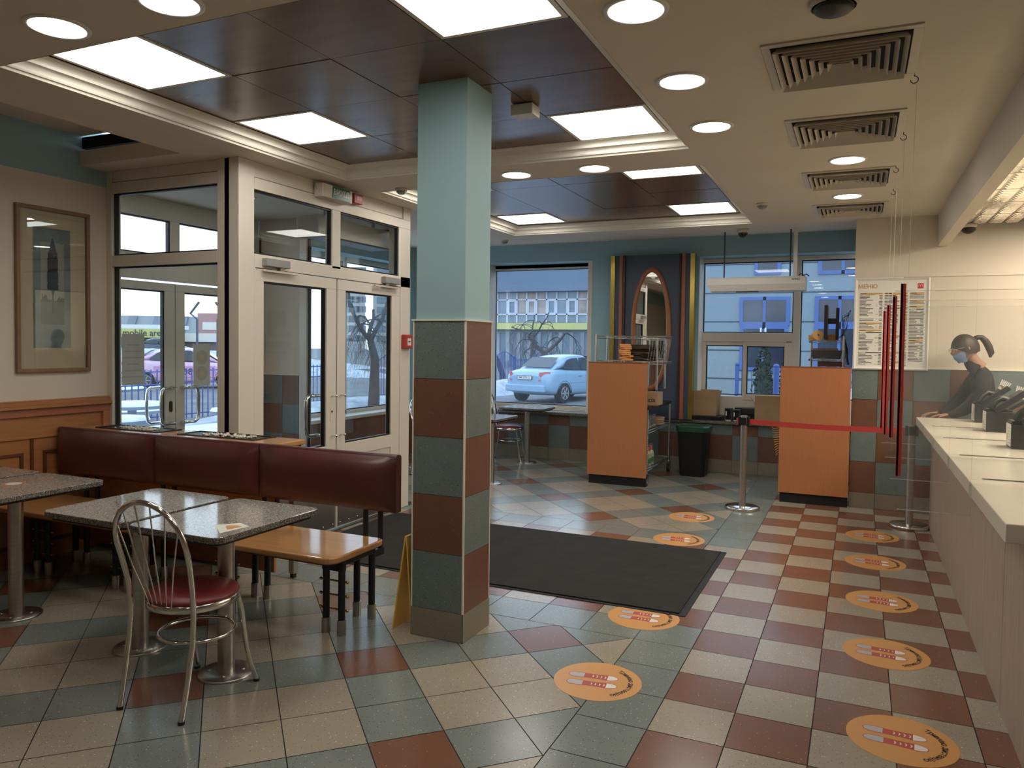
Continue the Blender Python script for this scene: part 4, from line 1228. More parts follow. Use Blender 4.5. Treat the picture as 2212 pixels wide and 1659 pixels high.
# ---------------------------------------------------------------- air curtain hanging before the drive-through window
t = thing('air_curtain', (-.30, 4.9, 2.2), 'long white air curtain hanging from the ceiling before the drive-through window', 'air curtain')
prof = [(-.10, .10), (-.11, .08), (-.115, .02), (-.09, -.055), (.06, -.055), (.10, .0), (.11, .08), (.09, .10)]
m = MB(); m.loft([[(-.53 + (.04 if z < 0 else 0), y, z) for y, z in prof], [(.50, y, z) for y, z in prof]], 0, False); m.build('casing', M['white'], t, .008)
m = MB(); m.box(-.22, .02, -.08, -.03, -.062, -.055); m.build('outlet', M['black'], t)
m = MB(); text(m, 'WING', .03, Matrix.Translation((.40, -.1125, .065)) @ Matrix.Rotation(PI / 2, 4, 'X'), 0, .0004); text(m, 'pro', .014, Matrix.Translation((.465, -.1125, .064)) @ Matrix.Rotation(PI / 2, 4, 'X'), 0) if False else None; m.build('lettering', M['ink'], t)
m = MB(); m.box(.365, .405, -.02, .0, .08, .62); m.build('duct_cover', M['white'], t)
for xx in (-.37, .33):
    m = MB(); m.tube([(xx, .05, .09), (xx, .05, .62)], .008, 0, 8); m.build('hanger_rod', M['dgrey'], t)
m = MB(); m.tube([(.42, -.02, .10), (.44, -.03, .13), (.47, -.02, .12), (.46, -.01, .105), (.50, -.02, .125), (.53, -.02, .10)], .006, 0, 6); m.build('cable', M['black'], t)

# ---------------------------------------------------------------- cardboard boxes and trays on the ledge
def open_box(x, y, z, w_, d_, h, rz, lab, flaps):
    t = thing('cardboard_box', (x, y, z), lab, 'cardboard box', None, rz)
    m = MB(); th = .006
    m.box(-w_, w_, -d_, -d_ + th, 0, h, 0); m.box(-w_, w_, d_ - th, d_, 0, h, 0); m.box(-w_, -w_ + th, -d_ + th, d_ - th, 0, h, 0); m.box(w_ - th, w_, -d_ + th, d_ - th, 0, h, 0); m.box(-w_ + th, w_ - th, -d_ + th, d_ - th, 0, th, 1)
    m.build('body', [M['card'], M['cardd']], t)
    for (ax, f, ang) in flaps:
        m = MB(); m.box(-w_ if ax == 'y' else -d_, w_ if ax == 'y' else d_, -.003, .003, 0, f, 0)
        off = {'f': (0, -d_, 0, 0), 'b': (0, d_, 0, 1)}
        if ax == 'y':
            sgn = -1 if ang < 0 else 1
            Mx = Matrix.Translation((0, sgn * (d_ - .003), h)) @ Matrix.Rotation(-ang, 4, 'X')
        else:
            sgn = -1 if ang < 0 else 1
            Mx = Matrix.Translation((sgn * (w_ - .003), 0, h)) @ Matrix.Rotation(PI / 2, 4, 'Z') @ Matrix.Rotation(ang if sgn < 0 else ang, 4, 'X')
        o = m.build('flap', M['card'], t); o.matrix_local = Mx
    return t
tr = tag(MB().prism(rrect(-.20, .18, -.15, .15, .03), 0, .05, 0).build('black_tray', M['black'], bevel=.006), 'black tray under the left cardboard box on the ledge', 'tray'); tr.location = (-.95, 5.755, .635)
open_box(-.985, 5.755, .688, .145, .12, .19, R(0), 'open cardboard box on a black tray at the left of the drive-through window', [('y', .115, -.10), ('y', .12, .18), ('x', .12, .25)])
open_box(-.20, 5.745, .636, .185, .125, .215, R(0), 'open cardboard box on the ledge behind the right orange screen', [('y', .11, -.12), ('x', .10, -.5)])
for k, (x, h, lab) in enumerate(((-.695, .155, 'grey black holder on the ledge, nearest the left cardboard box'), (-.60, .14, 'grey black holder on the ledge, right of its twin'))):
    t = thing('tray_holder', (x, 5.68, .636), lab, 'holder', 'grey holders between the two cardboard boxes')
    m = MB(); frame_rect(m, -.045, .045, 0, h, -.03, .03, .014, 0); m.box(-.031, .031, .02, .03, .014, h - .014, 1); m.build('shell', [M['dgrey'], M['black']], t)
    MB().box(-.032, -.018, -.032, -.03, h * .4, h * .75).build('label_plate', M['paper'], t)
    MB().box(-.03, .03, -.032, -.03, .002, .012).build('label_plate', M['paper'], t)
o = MB().box(-.12, .12, -.02, .02, 0, .10).build('storage_tray', M['dgrey'], bevel=.004); o.location = (-.52, 5.83, .70); o.rotation_euler = (R(20), 0, 0); tag(o, 'dark grey plastic tray leaning behind the holders', 'tray')
o = MB().box(-.16, .16, -.09, .09, 0, .064).build('black_tray', M['blackm'], bevel=.004); o.location = (-.55, 5.83, .636); tag(o, 'black tray lying behind the grey holders', 'tray')

# ---------------------------------------------------------------- wire rack behind the right screen
t = thing('wire_rack', (.43, 4.5, 0), 'chrome wire rack behind the right orange screen', 'wire rack')
for xx, yy in ((.595, 4.38), (.595, 4.72), (.28, 4.72)):
    wire_post(xx, yy, 0, 1.655).build('post', M['wire'], t, world=True)
for zz in (1.61, 1.425):
    m = MB(); wire_shelf(m, .272, .60, 4.38, 4.73, zz, h=.02, n=12); m.build('shelf', M['wire'], t, world=True)
def roll(x, y, z, lab, rx):
    t = thing('label_roll', (x, y, z), lab, 'label roll', None)
    m = MB(); Mx = Matrix.Rotation(PI / 2, 4, 'X') @ Matrix.Rotation(rx, 4, 'Y')
    m.loft([[tuple(Mx @ Vector((r0 * math.cos(2 * PI * i / 28), r0 * math.sin(2 * PI * i / 28), zz))) for i in range(28)] for r0, zz in ((.012, -.05), (.05, -.05), (.05, .05), (.012, .05), (.012, -.05))], 0, False, False)
    m.build('roll', M['yellow'], t)
roll(.345, 4.48, 1.664, 'fat yellow label roll on top of the right wire rack', .2)
o = MB().box(-.035, .04, -.06, .06, 0, .055).build('yellow_pack', M['yellow']); o.location = (.29, 4.66, 1.614); tag(o, 'yellow pack left behind the label roll', 'pack')
o = MB().box(-.05, .06, -.06, .06, 0, .06).build('yellow_pack', M['yellow']); o.location = (.47, 4.62, 1.614); tag(o, 'yellow pack right of the label roll', 'pack')
t = thing('display_screen', (.47, 4.50, 1.62), 'black monitor seen edge on above the right wire rack', 'monitor')
m = MB(); m.box(-.062, -.028, -.13, .17, .0, .345); m.build('screen', M['black'], t, .004)
m = MB(); m.box(-.028, .05, -.03, .04, .16, .215); m.build('bracket', M['black'], t)
m = MB(); m.box(.045, .075, -.05, .05, .0, .32); m.build('stand', M['black'], t, .005)
m = MB()
for k in range(7):
    a = k * .9
    m.tube([(.07 + .01 * k, .0, .02), (.12 + .02 * math.sin(a), .03, .06 + .03 * k), (.14 + .02 * math.cos(a), .05, .15 + .02 * k), (.16, .06, .26 + .02 * math.sin(a)), (.18, .02, .30)][:3 + k % 3], .0025, 0, 5)
    m.tube([(.13, .02, .03), (.15 + .01 * math.sin(a * 2), .03, -.1), (.16 + .008 * k * math.sin(a), .03, -.25)], .003, 0, 5)
m.build('cables', M['black'], t)
t = thing('grey_crate', (.44, 4.52, 1.428), 'dark grey crate on the second shelf of the right wire rack', 'crate')
m = MB(); m.loft([[(-.13, -.1, 0), (.125, -.1, 0), (.125, .12, 0), (-.13, .12, 0)], [(-.15, -.115, .085), (.14, -.115, .085), (.14, .14, .085), (-.15, .14, .085)]], 0, False); m.build('body', M['dgrey'], t, .004)
m = MB(); m.box(-.13, .10, -.1, .1, .086, .105); m.build('contents', mat('brown_packets', rgb(110, 70, 54), .7, noise=.3, nscale=20), t)
o = MB().box(-.10, .12, -.08, .1, 0, .05).build('dark_pack', M['darkstrip']); o.location = (.46, 4.52, 1.35); tag(o, 'dark pack just under the second shelf of the right wire rack', 'pack')
t = thing('packet_bunch', (.03, 4.30, .56), 'bunch of yellow straps sticking out left of the right orange screen', 'straps')
for k in range(12):
    m = MB(); z = .17 - k * .023; a = R(-8 + k * -4.5 + 10)
    L0 = .075 + .01 * math.sin(k * 2)
    x1_ = -.085 + .004 * k
    m.tube([(.05, 0, z), (x1_ + .02, -.01, z - .02 + .004 * k * .2), (x1_, -.012, z - .006 - k * .003)], .0042, 0, 6)
    m.build('strap', M['yellow'], t)

# ---------------------------------------------------------------- menu board
t = thing('menu_board', (1.0, PY - .016, 1.772), 'framed white menu board on the partition wall', 'menu board')
hw, hh = .32, .437
m = MB()
for q, (a0, a1) in enumerate(((-hw, hw),)):
    rings = [[(-hw, 0, -hh), (hw, 0, -hh), (hw, 0, hh), (-hw, 0, hh)], [(-hw, -.02, -hh), (hw, -.02, -hh), (hw, -.02, hh), (-hw, -.02, hh)],
             [(-hw + .012, -.028, -hh + .012), (hw - .012, -.028, -hh + .012), (hw - .012, -.028, hh - .012), (-hw + .012, -.028, hh - .012)],
             [(-hw + .03, -.012, -hh + .03), (hw - .03, -.012, -hh + .03), (hw - .03, -.012, hh - .03), (-hw + .03, -.012, hh - .03)]]
    m.loft(rings, 0, False, False)
m.build('frame', M['white'], t)
m = MB(); Yp = -.012
def rect(x0, x1, z0, z1, mi, k=1): m.quad((x0, Yp - .0004 * k, z0), (x1, Yp - .0004 * k, z0), (x1, Yp - .0004 * k, z1), (x0, Yp - .0004 * k, z1), mi)
rect(-hw + .028, hw - .028, -hh + .028, hh - .028, 0, 0)
RX = Matrix.Rotation(PI / 2, 4, 'X')
text(m, 'МЕНЮ', .052, Matrix.Translation((-.205, Yp - .0008, .352)) @ RX, 2, .0015)
rect(.215, .265, .328, .378, 3)
# rounded arches logo
def archpath(dx): return [(.24 + dx + .0085 * math.cos(PI - PI * i / 10), .342 + .024 * math.sin(PI - PI * i / 10)) for i in range(11)]
for dx in (-.0085, .0085):
    p = archpath(dx)
    for i in range(10):
        (xa, za), (xb, zb_) = p[i], p[i + 1]
        ex, ez = xb - xa, zb_ - za; l = math.hypot(ex, ez); nx, nz = -ez / l * .0016, ex / l * .0016
        m.quad((xa - nx, Yp - .0008, za - nz), (xb - nx, Yp - .0008, zb_ - nz), (xb + nx, Yp - .0008, zb_ + nz), (xa + nx, Yp - .0008, za + nz), 4)
mr = random.Random(11)
def band(x0, x1, z, mi, h=.014):
    rect(x0, x1, z - h / 2, z + h / 2, mi)
    if mi == 2:
        c = x0 + (x1 - x0) * .5
        m.add([(c - .05, Yp - .0004, z - h / 2), (c + .05, Yp - .0004, z - h / 2), (c, Yp - .0004, z - h / 2 - .01)], [(2, 1, 0)], 2)
    rect(x0 + .006, x0 + .06, z - .003, z + .003, 1 if mi == 2 else 0, 2)
def rowsb(x0, x1, za, zb2, step):
    z = za
    while z > zb2:
        rect(x0, x0 + mr.uniform(.05, .13), z - .0028, z + .0028, 1); rect(x1 - mr.uniform(.022, .032), x1, z - .0028, z + .0028, 1)
        if mr.random() < .25: rect(x0 + .14, x0 + .14 + mr.uniform(.01, .03), z - .0015, z + .0015, 5)
        z -= step
cols = ((-.272, -.075), (-.058, .135), (.152, .272))
x0, x1 = cols[0]
band(x0, x1, .285, 2); rowsb(x0, x1, .265, .07, .0135); rowsb(x0, x1, .045, .025, .0135); band(x0, x1, .005, 2); rowsb(x0, x1, -.012, -.045, .0135); band(x0, x1, -.062, 2); band(x0, x1, -.083, 5, .01); rowsb(x0, x1, -.10, -.26, .0135); band(x0, x1, -.275, 5, .01); rowsb(x0, x1, -.29, -.39, .0135)
x0, x1 = cols[1]
band(x0, x1, .285, 2); rowsb(x0, x1, .265, .10, .0135); rowsb(x0, x1, .085, -.10, .0115); band(x0, x1, -.115, 2); rowsb(x0, x1, -.13, -.25, .0135); band(x0, x1, -.27, 2); rowsb(x0, x1, -.285, -.345, .0135); band(x0, x1, -.36, 2); rowsb(x0, x1, -.378, -.40, .0135)
x0, x1 = cols[2]
band(x0, x1, .285, 2); rowsb(x0, x1, .268, .23, .0135); band(x0, x1, .215, 2); rowsb(x0, x1, .2, .175, .0135); band(x0, x1, .16, 2); band(x0, x1, .135, 5, .01); rowsb(x0, x1, .118, -.14, .0135); band(x0, x1, -.155, 2); rowsb(x0, x1, -.172, -.36, .0135)
m.build('menu_sheet', [M['paper'], M['ink'], M['mustard'], M['red'], mat('logo_pale', rgb(232, 190, 160), .5), M['dgrey']], t)

# ---------------------------------------------------------------- cameras, detectors
def dome(x, y, z, lab, r=.06):
    t = thing('dome_camera', (x, y, z), lab, 'security camera', 'small dome cameras on the ceiling')
    MB().lathe((0, 0), [(0, 0), (r, 0), (r, -.03), (r * .85, -.045)], 0, 24).build('base', M['offw'], t)
    MB().lathe((0, 0), [(r * .85, -.042), (r * .8, -.065), (r * .55, -.085), (r * .2, -.095), (0, -.096)], 0, 24).build('dome', M['black'], t)
dome(-.43, 4.62, 2.80, 'dome camera on the ceiling beyond the far brown ceiling')
dome(1.60, 4.08, 2.672, 'dome camera at the wall under the tin ceiling', .07)
def smoke(x, y, z, lab, r=.05, dk=False):
    t = thing('smoke_detector', (x, y, z), lab, 'smoke detector', 'smoke detectors on the ceiling')
    MB().lathe((0, 0), [(0, 0), (r, 0), (r, -.012), (r * .9, -.02)], 0, 20).build('base', M['offw'], t)
    MB().lathe((0, 0), [(r * .8, -.02), (r * .75, -.024), (r * .8, -.028), (r * .7, -.036), (r * .45, -.045), (0, -.047)], 0, 20).build('sensor', M['grey'] if not dk else M['dgrey'], t)
smoke(-.06, 3.06, ZS, 'smoke detector right of the far brown ceiling')
smoke(-3.2, 4.52, 2.79, 'smoke detector beyond the far brown ceiling, near the pillar')
smoke(-2.66, 1.40, ZS, 'smoke detector left of the pillar between the two brown ceilings')
smoke(.62, -.86, ZS, 'dark disc on the ceiling cut by the top edge of the photo', .085, True)

# ---------------------------------------------------------------- counter
t = thing('service_counter', (1.9, 1.3, 0), 'long service counter with white top and striped wood front', 'counter')
m = MB(); m.box(1.32, 2.15, -.07, 3.56, .0, .882); m.build('front', M['counter'], t, world=True)
m = MB(); m.box(1.32, 2.15, -3.2, -.075, .0, .882); m.build('front', M['counter'], t, world=True)
m = MB(); m.box(1.2, 2.2, -.84, 3.58, .882, .948); m.build('countertop', M['ctop'], t, .004, world=True)
for k, yy in enumerate((2.77, 1.93, 1.02, .16)):
    m = MB(); m.box(1.26, 1.95, yy - .006, yy - .002, .948, .9495, 1); m.box(1.26, 1.95, yy - .002, yy + .012, .948, .953, 0); m.build('top_joint', [M['ctop'], M['dgrey']], t, world=True)
# low end of the counter beyond the top, towards the camera
# plexiglass shields with red edges hung from hooks
red_lab = ('nearest clear shield with the longest red edge', 'second clear shield from the camera', 'third clear shield from the camera', 'farthest clear shield with the shortest red edge')
for k, (yy, yh, zlo) in enumerate(((.03, .04, .954), (.93, 1.07, 1.035), (1.88, 1.95, .955), (2.75, 2.77, .913))):
    t = thing('plexiglass_shield', (1.3, yy, 0), red_lab[k] + ' over the counter', 'shield', 'hanging clear shields between the tills')
    m = MB(); m.box(-.39, -.10, -.0025, .0025, .80, 1.86); m.box(-.10, .55, -.0025, .0025, .962, 1.86); m.build('sheet', M['plexi'], t)
    m = MB()
    for (a, b, c, d) in ((-.39, .55, 1.857, 1.860), (-.39, -.10, .80, .803)): m.box(a, b, -.003, .003, c, d)
    m.build('sheet_edge', M['edgeplexi'], t)
    m = MB(); m.box(-.398, -.378, -.006, -.003, zlo, 1.83); m.box(-.398, -.378, .003, .006, zlo, 1.83); m.box(-.40, -.39, -.006, .006, zlo, 1.83); m.build('red_edge', M['red'], t)
    m = MB(); m.tube([(-.37, 0, 1.86), (-.365, (yh - yy) * .5, 2.3), (-.36, yh - yy, 2.752)], .0009, 0, 5); m.tube([(.5, 0, 1.86), (.5, 0, 2.45)], .0009, 0, 5) if False else None; m.build('string', M['paper'], t)
    m = MB(); m.box(-.104, -.098, -.028, -.008, .885, .945); m.box(-.104, -.098, .008, .028, .885, .945); m.build('clamp', M['edgeplexi'], t)
for k, (x, y) in enumerate(((.93, .04), (.935, 1.07), (.93, 1.95), (.945, 2.77))):
    m = MB(); m.tube([(x, y, ZS), (x, y, ZS - .012)] + [(x + .016 * math.sin(a), y, ZS - .03 - .016 * -math.cos(a) * 1) for a in [PI * (.0 + i / 8 * 1.5) for i in range(9)]], .0022, 0, 6)
    tag(m.build('ceiling_hook', M['dgrey']), ('nearest', 'second', 'third', 'farthest')[k] + ' open hook screwed into the ceiling over the queue', 'hook', 'ceiling hooks for the shield strings')

# tills
def till(x, y, lab, k):
    t = thing('payment_terminal_stand', (x, y, .948), lab, 'till', 'black tills along the counter')
    m = MB(); m.box(0, .19, -.02, .17, 0, .15); m.box(.0, .16, .0, .15, .15, .165); m.build('base_box', M['black'], t, .006)
    m = MB(); m.box(-.003, -.001, .0, .055 + .1, .012, .145, 0)
    for i in range(6): m.box(-.0036, -.003, .02, .08 + .01 * (i % 3), .03 + i * .017, .034 + i * .017, 1)
    m.box(-.0036, -.003, .10, .13, .05, .08, 2); m.build('menu_card', [M['paper'], M['grey'], M['stick']], t)
    m = MB()
    Mx = Matrix.Translation((.13, .06, .21)) @ Matrix.Rotation(R(-38), 4, 'Y')
    m.box(-.10, .13, -.09, .09, -.02, .02, 0, Mx); m.build('terminal', M['black'], t, .006)
    m = MB(); m.box(-.09, .12, -.08, .08, .0205, .022, 0, Mx); m.build('terminal_screen', M['dgrey'], t)
    m = MB(); m.tube([(.02, -.01, .17), (.05, .0, .22), (.09, .02, .245), (.13, .03, .235), (.15, .03, .2)], .022, 0, 8); m.build('handset', M['black'], t)
till(1.60, 3.30, 'black till at the far end of the counter', 0)
till(1.58, 2.52, 'black till in the middle, between the other two', 1)
till(1.575, 1.50, 'black till nearest the camera at the right edge', 2)
t = thing('till_monitor', (1.86, 2.9, .948), 'dark till monitor leaning at the right edge', 'monitor')
Mx = Matrix.Translation((0, 0, .22)) @ Matrix.Rotation(R(-35), 4, 'Y')
m = MB(); m.box(-.17, .17, -.15, .15, -.012, .012, 0, Mx); m.build('screen', M['black'], t, .005)
m = MB(); m.box(-.16, -.13, -.13, .15, .0125, .014, 0, Mx); m.build('highlight_strip', M['grey'], t)
m = MB(); m.cyl((.05, 0), .03, 0, .2, 0, 14); m.box(-.06, .14, -.09, .09, 0, .012); m.build('stand', M['black'], t)
def cards(x, y, z, lab, rot, n):
    t = thing('straw_fan', (x, y, z), lab, 'printed straws', None)
    cs = [M['paper'], M['stick'], M['green'], M['stred']]
    m = MB()
    for k in range(n):
        Mx = Matrix.Rotation(rot, 4, 'Y') @ Matrix.Translation(((k - n / 2) * .011, 0, 0)) @ Matrix.Rotation((k - n / 2) * .05, 4, 'Y')
        m.box(-.004, .004, -.003, .003, -.035, .045, 0, Mx); m.box(-.004, .004, -.0035, -.003, -.02 + .01 * (k % 2), .0, 1 + (k % 3), Mx)
    m.build('strips', cs, t)
cards(1.80, 3.3, 1.245, 'small fan of striped printed strips above the far till', .5, 6)
cards(1.84, 2.75, 1.215, 'larger fan of striped printed strips above the middle till', .35, 9)

# kitchen side strip seen at the right edge
# ---------------------------------------------------------------- person behind the counter (facing left, bending over the far end)
skin = mat('skin', rgb(176, 122, 92), .55, noise=.04)
blackcloth = mat('black_cloth', rgb(32, 29, 31), .85, noise=.15, nscale=9, bump=.3, bscale=60)
hairm = mat('brown_hair', rgb(58, 40, 30), .5, noise=.25, nscale=30, stretch=(1, 1, .3))
maskm = mat('blue_mask', rgb(120, 152, 196), .8)
P0 = (1.66, 3.86, 0)
per = thing('person', P0, 'person in black top with ponytail, glasses and blue face mask behind the counter', 'person')

def skin_body(name, nodes, edges, mt, parent, root=0, sub=2):
    me = bpy.data.meshes.new(name)
    me.from_pydata([n_[0] for n_ in nodes], edges, [])
    o = bpy.data.objects.new(name, me); COL.objects.link(o); o.parent = parent
    sm = o.modifiers.new('skin', 'SKIN'); sm.use_smooth_shade = True; sm.branch_smoothing = .6
    for i, n_ in enumerate(nodes):
        r = n_[1]
        me.skin_vertices[0].data[i].radius = r if hasattr(r, '__len__') else (r, r)
    me.skin_vertices[0].data[root].use_root = True
    s = o.modifiers.new('subd', 'SUBSURF'); s.levels = sub; s.render_levels = sub
    me.materials.append(mt)
    return o
# local coords: x left(-)/right(+) in the photo, y away, z up.  Facing -x.
H = (-.085, -.03, 1.545)     # head centre
nodes = [((.10, .02, .92), (.15, .115)), ((.09, .02, 1.04), (.145, .11)), ((.075, .02, 1.17), (.155, .12)), ((.055, .01, 1.29), (.165, .125)), ((.02, 0, 1.375), (.115, .10)),
         ((-.03, -.01, 1.415), (.058, .058)), ((-.06, -.02, 1.47), (.055, .055)),
         # near shoulder/arm (camera side, y-)
         ((.055, -.14, 1.325), (.078, .07)), ((.045, -.21, 1.20), (.062, .058)), ((-.02, -.215, 1.07), (.055, .05)), ((-.12, -.17, .995), (.044, .04)), ((-.20, -.12, .965), (.034, .03)),
         # far arm
         ((.04, .16, 1.315), (.075, .07)), ((-.02, .22, 1.20), (.06, .058)), ((-.10, .20, 1.08), (.052, .048)), ((-.19, .12, 1.0), (.042, .038)), ((-.25, .06, .97), (.032, .03)),
         # legs
         ((.08, -.09, .80), (.105, .10)), ((.07, -.09, .48), (.07, .07)), ((.09, -.09, .10), (.05, .05)), ((.08, .12, .80), (.105, .10)), ((.07, .12, .48), (.07, .07)), ((.09, .12, .10), (.05, .05))]
edges = [(0, 1), (1, 2), (2, 3), (3, 4), (4, 5), (5, 6), (3, 7), (7, 8), (8, 9), (9, 10), (10, 11), (3, 12), (12, 13), (13, 14), (14, 15), (15, 16), (0, 17), (17, 18), (18, 19), (0, 20), (20, 21), (21, 22)]
body = skin_body('body', nodes, edges, blackcloth, per)
# head with face: sculpted ellipsoid
def head_mesh():
    m = MB(); n, k = 36, 26; vs = []
    for i in range(k + 1):
        t_ = PI * i / k
        for j in range(n):
            a = 2 * PI * j / n
            x, y, z = math.sin(t_) * math.cos(a), math.sin(t_) * math.sin(a), math.cos(t_)
            X = x * .098; Y = y * .074; Z = z * .118
            if x < 0:                                   # face side (-x)
                fz = -Z
                X *= 1.0
                if Z < -.03: X *= 1 - .25 * min(1, (-.03 - Z) / .09) * .6; Y *= 1 - .38 * min(1, (-.03 - Z) / .09)
                # nose
                d = math.exp(-((Y / .013) ** 2)) * math.exp(-(((Z + .022) / .022) ** 2)); X -= .024 * d
                d = math.exp(-((Y / .012) ** 2)) * math.exp(-(((Z - .005) / .025) ** 2)); X -= .009 * d
                # eye sockets
                for s_ in (-1, 1):
                    d = math.exp(-(((Y - s_ * .032) / .016) ** 2)) * math.exp(-(((Z - .010) / .012) ** 2)); X += .010 * d
                d = math.exp(-((Y / .03) ** 2)) * math.exp(-(((Z - .036) / .012) ** 2)); X -= .004 * d
                d = math.exp(-((Y / .02) ** 2)) * math.exp(-(((Z + .062) / .008) ** 2)); X -= .006 * d
                d = math.exp(-((Y / .02) ** 2)) * math.exp(-(((Z + .098) / .016) ** 2)); X -= .012 * d
            else:
                X *= 1.08
                if Z < -.05: X *= 1 - .55 * min(1, (-.05 - Z) / .06)
            vs.append((X, Y, Z))
    fs = [(i * n + j, (i + 1) * n + j, (i + 1) * n + (j + 1) % n, i * n + (j + 1) % n) for i in range(k) for j in range(n)]
    m.add(vs, fs, 0, True)
    return m
tilt = Matrix.Translation(H) @ Matrix.Rotation(R(-16), 4, 'Y') @ Matrix.Rotation(R(14), 4, 'Z')
def place(mb_): mb_.v = [tuple(tilt @ Vector(p)) for p in mb_.v]; return mb_
place(head_mesh()).build('head', skin, per)
m = MB(); m.tube([(.02, 0, -.06), (.05, .005, -.14), (.08, .01, -.19)], [.05, .052, .06], 0, 16); place(m).build('neck', skin, per)
for s_ in (-1, 1):
    m = MB(); m.ball((.012, .074 * s_, -.005), (.018, .008, .032), 0, 12, 8); m.ball((.006, .079 * s_, -.002), (.009, .006, .02), 0, 10, 6); place(m).build('ear', skin, per)
    m = MB(); m.ball((-.078, .031 * s_, .008), (.011, .013, .009), 0, 12, 8); m.ball((-.087, .031 * s_, .008), (.004, .006, .006), 1, 10, 6); place(m).build('eye', [M['white'], M['ink']], per)
    m = MB(); m.tube([(-.092, .045 * s_, .028), (-.097, .03 * s_, .033), (-.097, .015 * s_, .03)], .0032, 0, 6); place(m).build('eyebrow', hairm, per)
# hair cap: swept back from the forehead
m = MB(); n, k = 36, 16; vs = []
for i in range(k + 1):
    t_ = PI * .64 * i / k
    for j in range(n):
        a = 2 * PI * j / n
        x, y, z = math.sin(t_) * math.cos(a), math.sin(t_) * math.sin(a), math.cos(t_)
        lim = 1.0
        f = max(0.0, -x)      # towards the face the cap stops high on the forehead
        tt = t_ * (1 - .36 * f)
        x, y, z = math.sin(tt) * math.cos(a), math.sin(tt) * math.sin(a), math.cos(tt)
        wob = 1 + .012 * math.sin(a * 11)
        vs.append((x * .107 * (1.08 if x > 0 else 1.0) * wob + .003, y * .083 * wob, z * .127 + .002))
m.add(vs, [(i * n + j, (i + 1) * n + j, (i + 1) * n + (j + 1) % n, i * n + (j + 1) % n) for i in range(k) for j in range(n)], 0, True)
place(m).build('hair', hairm, per)
m = MB(); m.tube([(.095, 0, .06), (.125, 0, .072), (.155, .0, .06), (.178, .0, .02), (.19, .0, -.035), (.192, 0, -.09), (.175, 0, -.125)], [.016, .019, .024, .028, .030, .026, .008], 0, 14); m.tube([(.108, 0, .064), (.118, 0, .07)], .022, 1, 14)
place(m).build('ponytail', [hairm, M['ink']], per)
# face mask
m = MB(); n, k = 16, 10; vs = []
for i in range(k + 1):
    v = i / k; Z = -.012 - v * .10
    for j in range(n + 1):
        u = j / n * 2 - 1; a = u * 1.25
        w_ = .070 * (1 - .42 * max(0, v - .35)); dpt = (.112 - .02 * abs(v - .45) * 2 - .012 * v)
        X = -dpt * math.cos(a) * (1 if abs(u) < .9 else .98) - .006 * math.exp(-(u / .25) ** 2) * (1 - v); Y = w_ * 1.06 * math.sin(a)
        X += .002 * math.sin(v * 18)
        vs.append((X, Y, Z))
m.add(vs, [(i * (n + 1) + j, i * (n + 1) + j + 1, (i + 1) * (n + 1) + j + 1, (i + 1) * (n + 1) + j) for i in range(k) for j in range(n)], 0, True)
for s_ in (-1, 1): m.tube([(-.035, .071 * s_, -.025), (-.01, .077 * s_, -.01), (.018, .08 * s_, .012)], .0015, 0, 5); m.tube([(-.03, .06 * s_, -.09), (-.0, .074 * s_, -.06), (.02, .078 * s_, -.02)], .0015, 0, 5)
place(m).build('face_mask', maskm, per)
# glasses
m = MB()
for s_ in (-1, 1):
    m.tube([(-.108 - .002 * math.cos(a), .034 * s_ + .022 * math.cos(a), .008 + .017 * math.sin(a)) for a in [2 * PI * i / 20 for i in range(20)]], .0018, 0, 6, True)
    m.tube([(-.106, .056 * s_, .014), (-.06, .074 * s_, .014), (.01, .080 * s_, .012)], .0018, 0, 6)
m.tube([(-.112, -.012, .012), (-.116, 0, .015), (-.112, .012, .012)], .0018, 0, 6)
place(m).build('glasses', mat('glasses_frame', rgb(190, 176, 160), .3), per)
# hands: palm, four fingers and a thumb closing on a tray edge
def hand(org, dirx, sgn, name='hand'):
    o = Vector(org); f = Vector(dirx).normalized(); up = Vector((0, 0, 1)); sd = f.cross(up).normalized() * sgn
    nd = [(tuple(o), (.026, .018)), (tuple(o + f * .05), (.034, .014)), (tuple(o + f * .085), (.034, .013))]
    ed = [(0, 1), (1, 2)]
    for q, (off, ln) in enumerate(((-.026, .058), (-.009, .070), (.009, .064), (.026, .048))):
        b = o + f * .088 + sd * off
        i0 = len(nd)
        nd += [(tuple(b), .0088), (tuple(b + f * ln * .45 - up * .006), .0082), (tuple(b + f * ln * .78 - up * .022), .0076), (tuple(b + f * ln * .92 - up * .040), .0068)]
        ed += [(2, i0), (i0, i0 + 1), (i0 + 1, i0 + 2), (i0 + 2, i0 + 3)]
    b = o + f * .025 - sd * .03; i0 = len(nd)
    nd += [(tuple(b), .011), (tuple(b + f * .03 - sd * .022 - up * .006), .010), (tuple(b + f * .055 - sd * .026 - up * .018), .0085)]
    ed += [(0, i0), (i0, i0 + 1), (i0 + 1, i0 + 2)]
    skin_body(name, nd, ed, skin, per, 0, 1)
hand((-.20, -.12, .968), (-1, .1, -.12), 1); hand((-.25, .06, .972), (-1, -.1, -.12), -1)
# apron band with grey edge
m = MB(); m.tube([(.02, -.105, 1.06), (-.05, -.11, 1.0), (-.10, -.06, .99)], .012, 0, 8)
m.build('apron_edge', mat('apron_grey', rgb(120, 116, 104), .7), per)

# ---------------------------------------------------------------- outside
GZ = -.27
asph = mat('asphalt', rgb(118, 120, 126), .9, noise=.25, nscale=1.2)
snow = mat('snow', rgb(232, 238, 246), .8, noise=.04, bump=.4, bscale=8)
m = MB(); m.box(-160, 120, -60, 160, GZ - .5, GZ, 0)
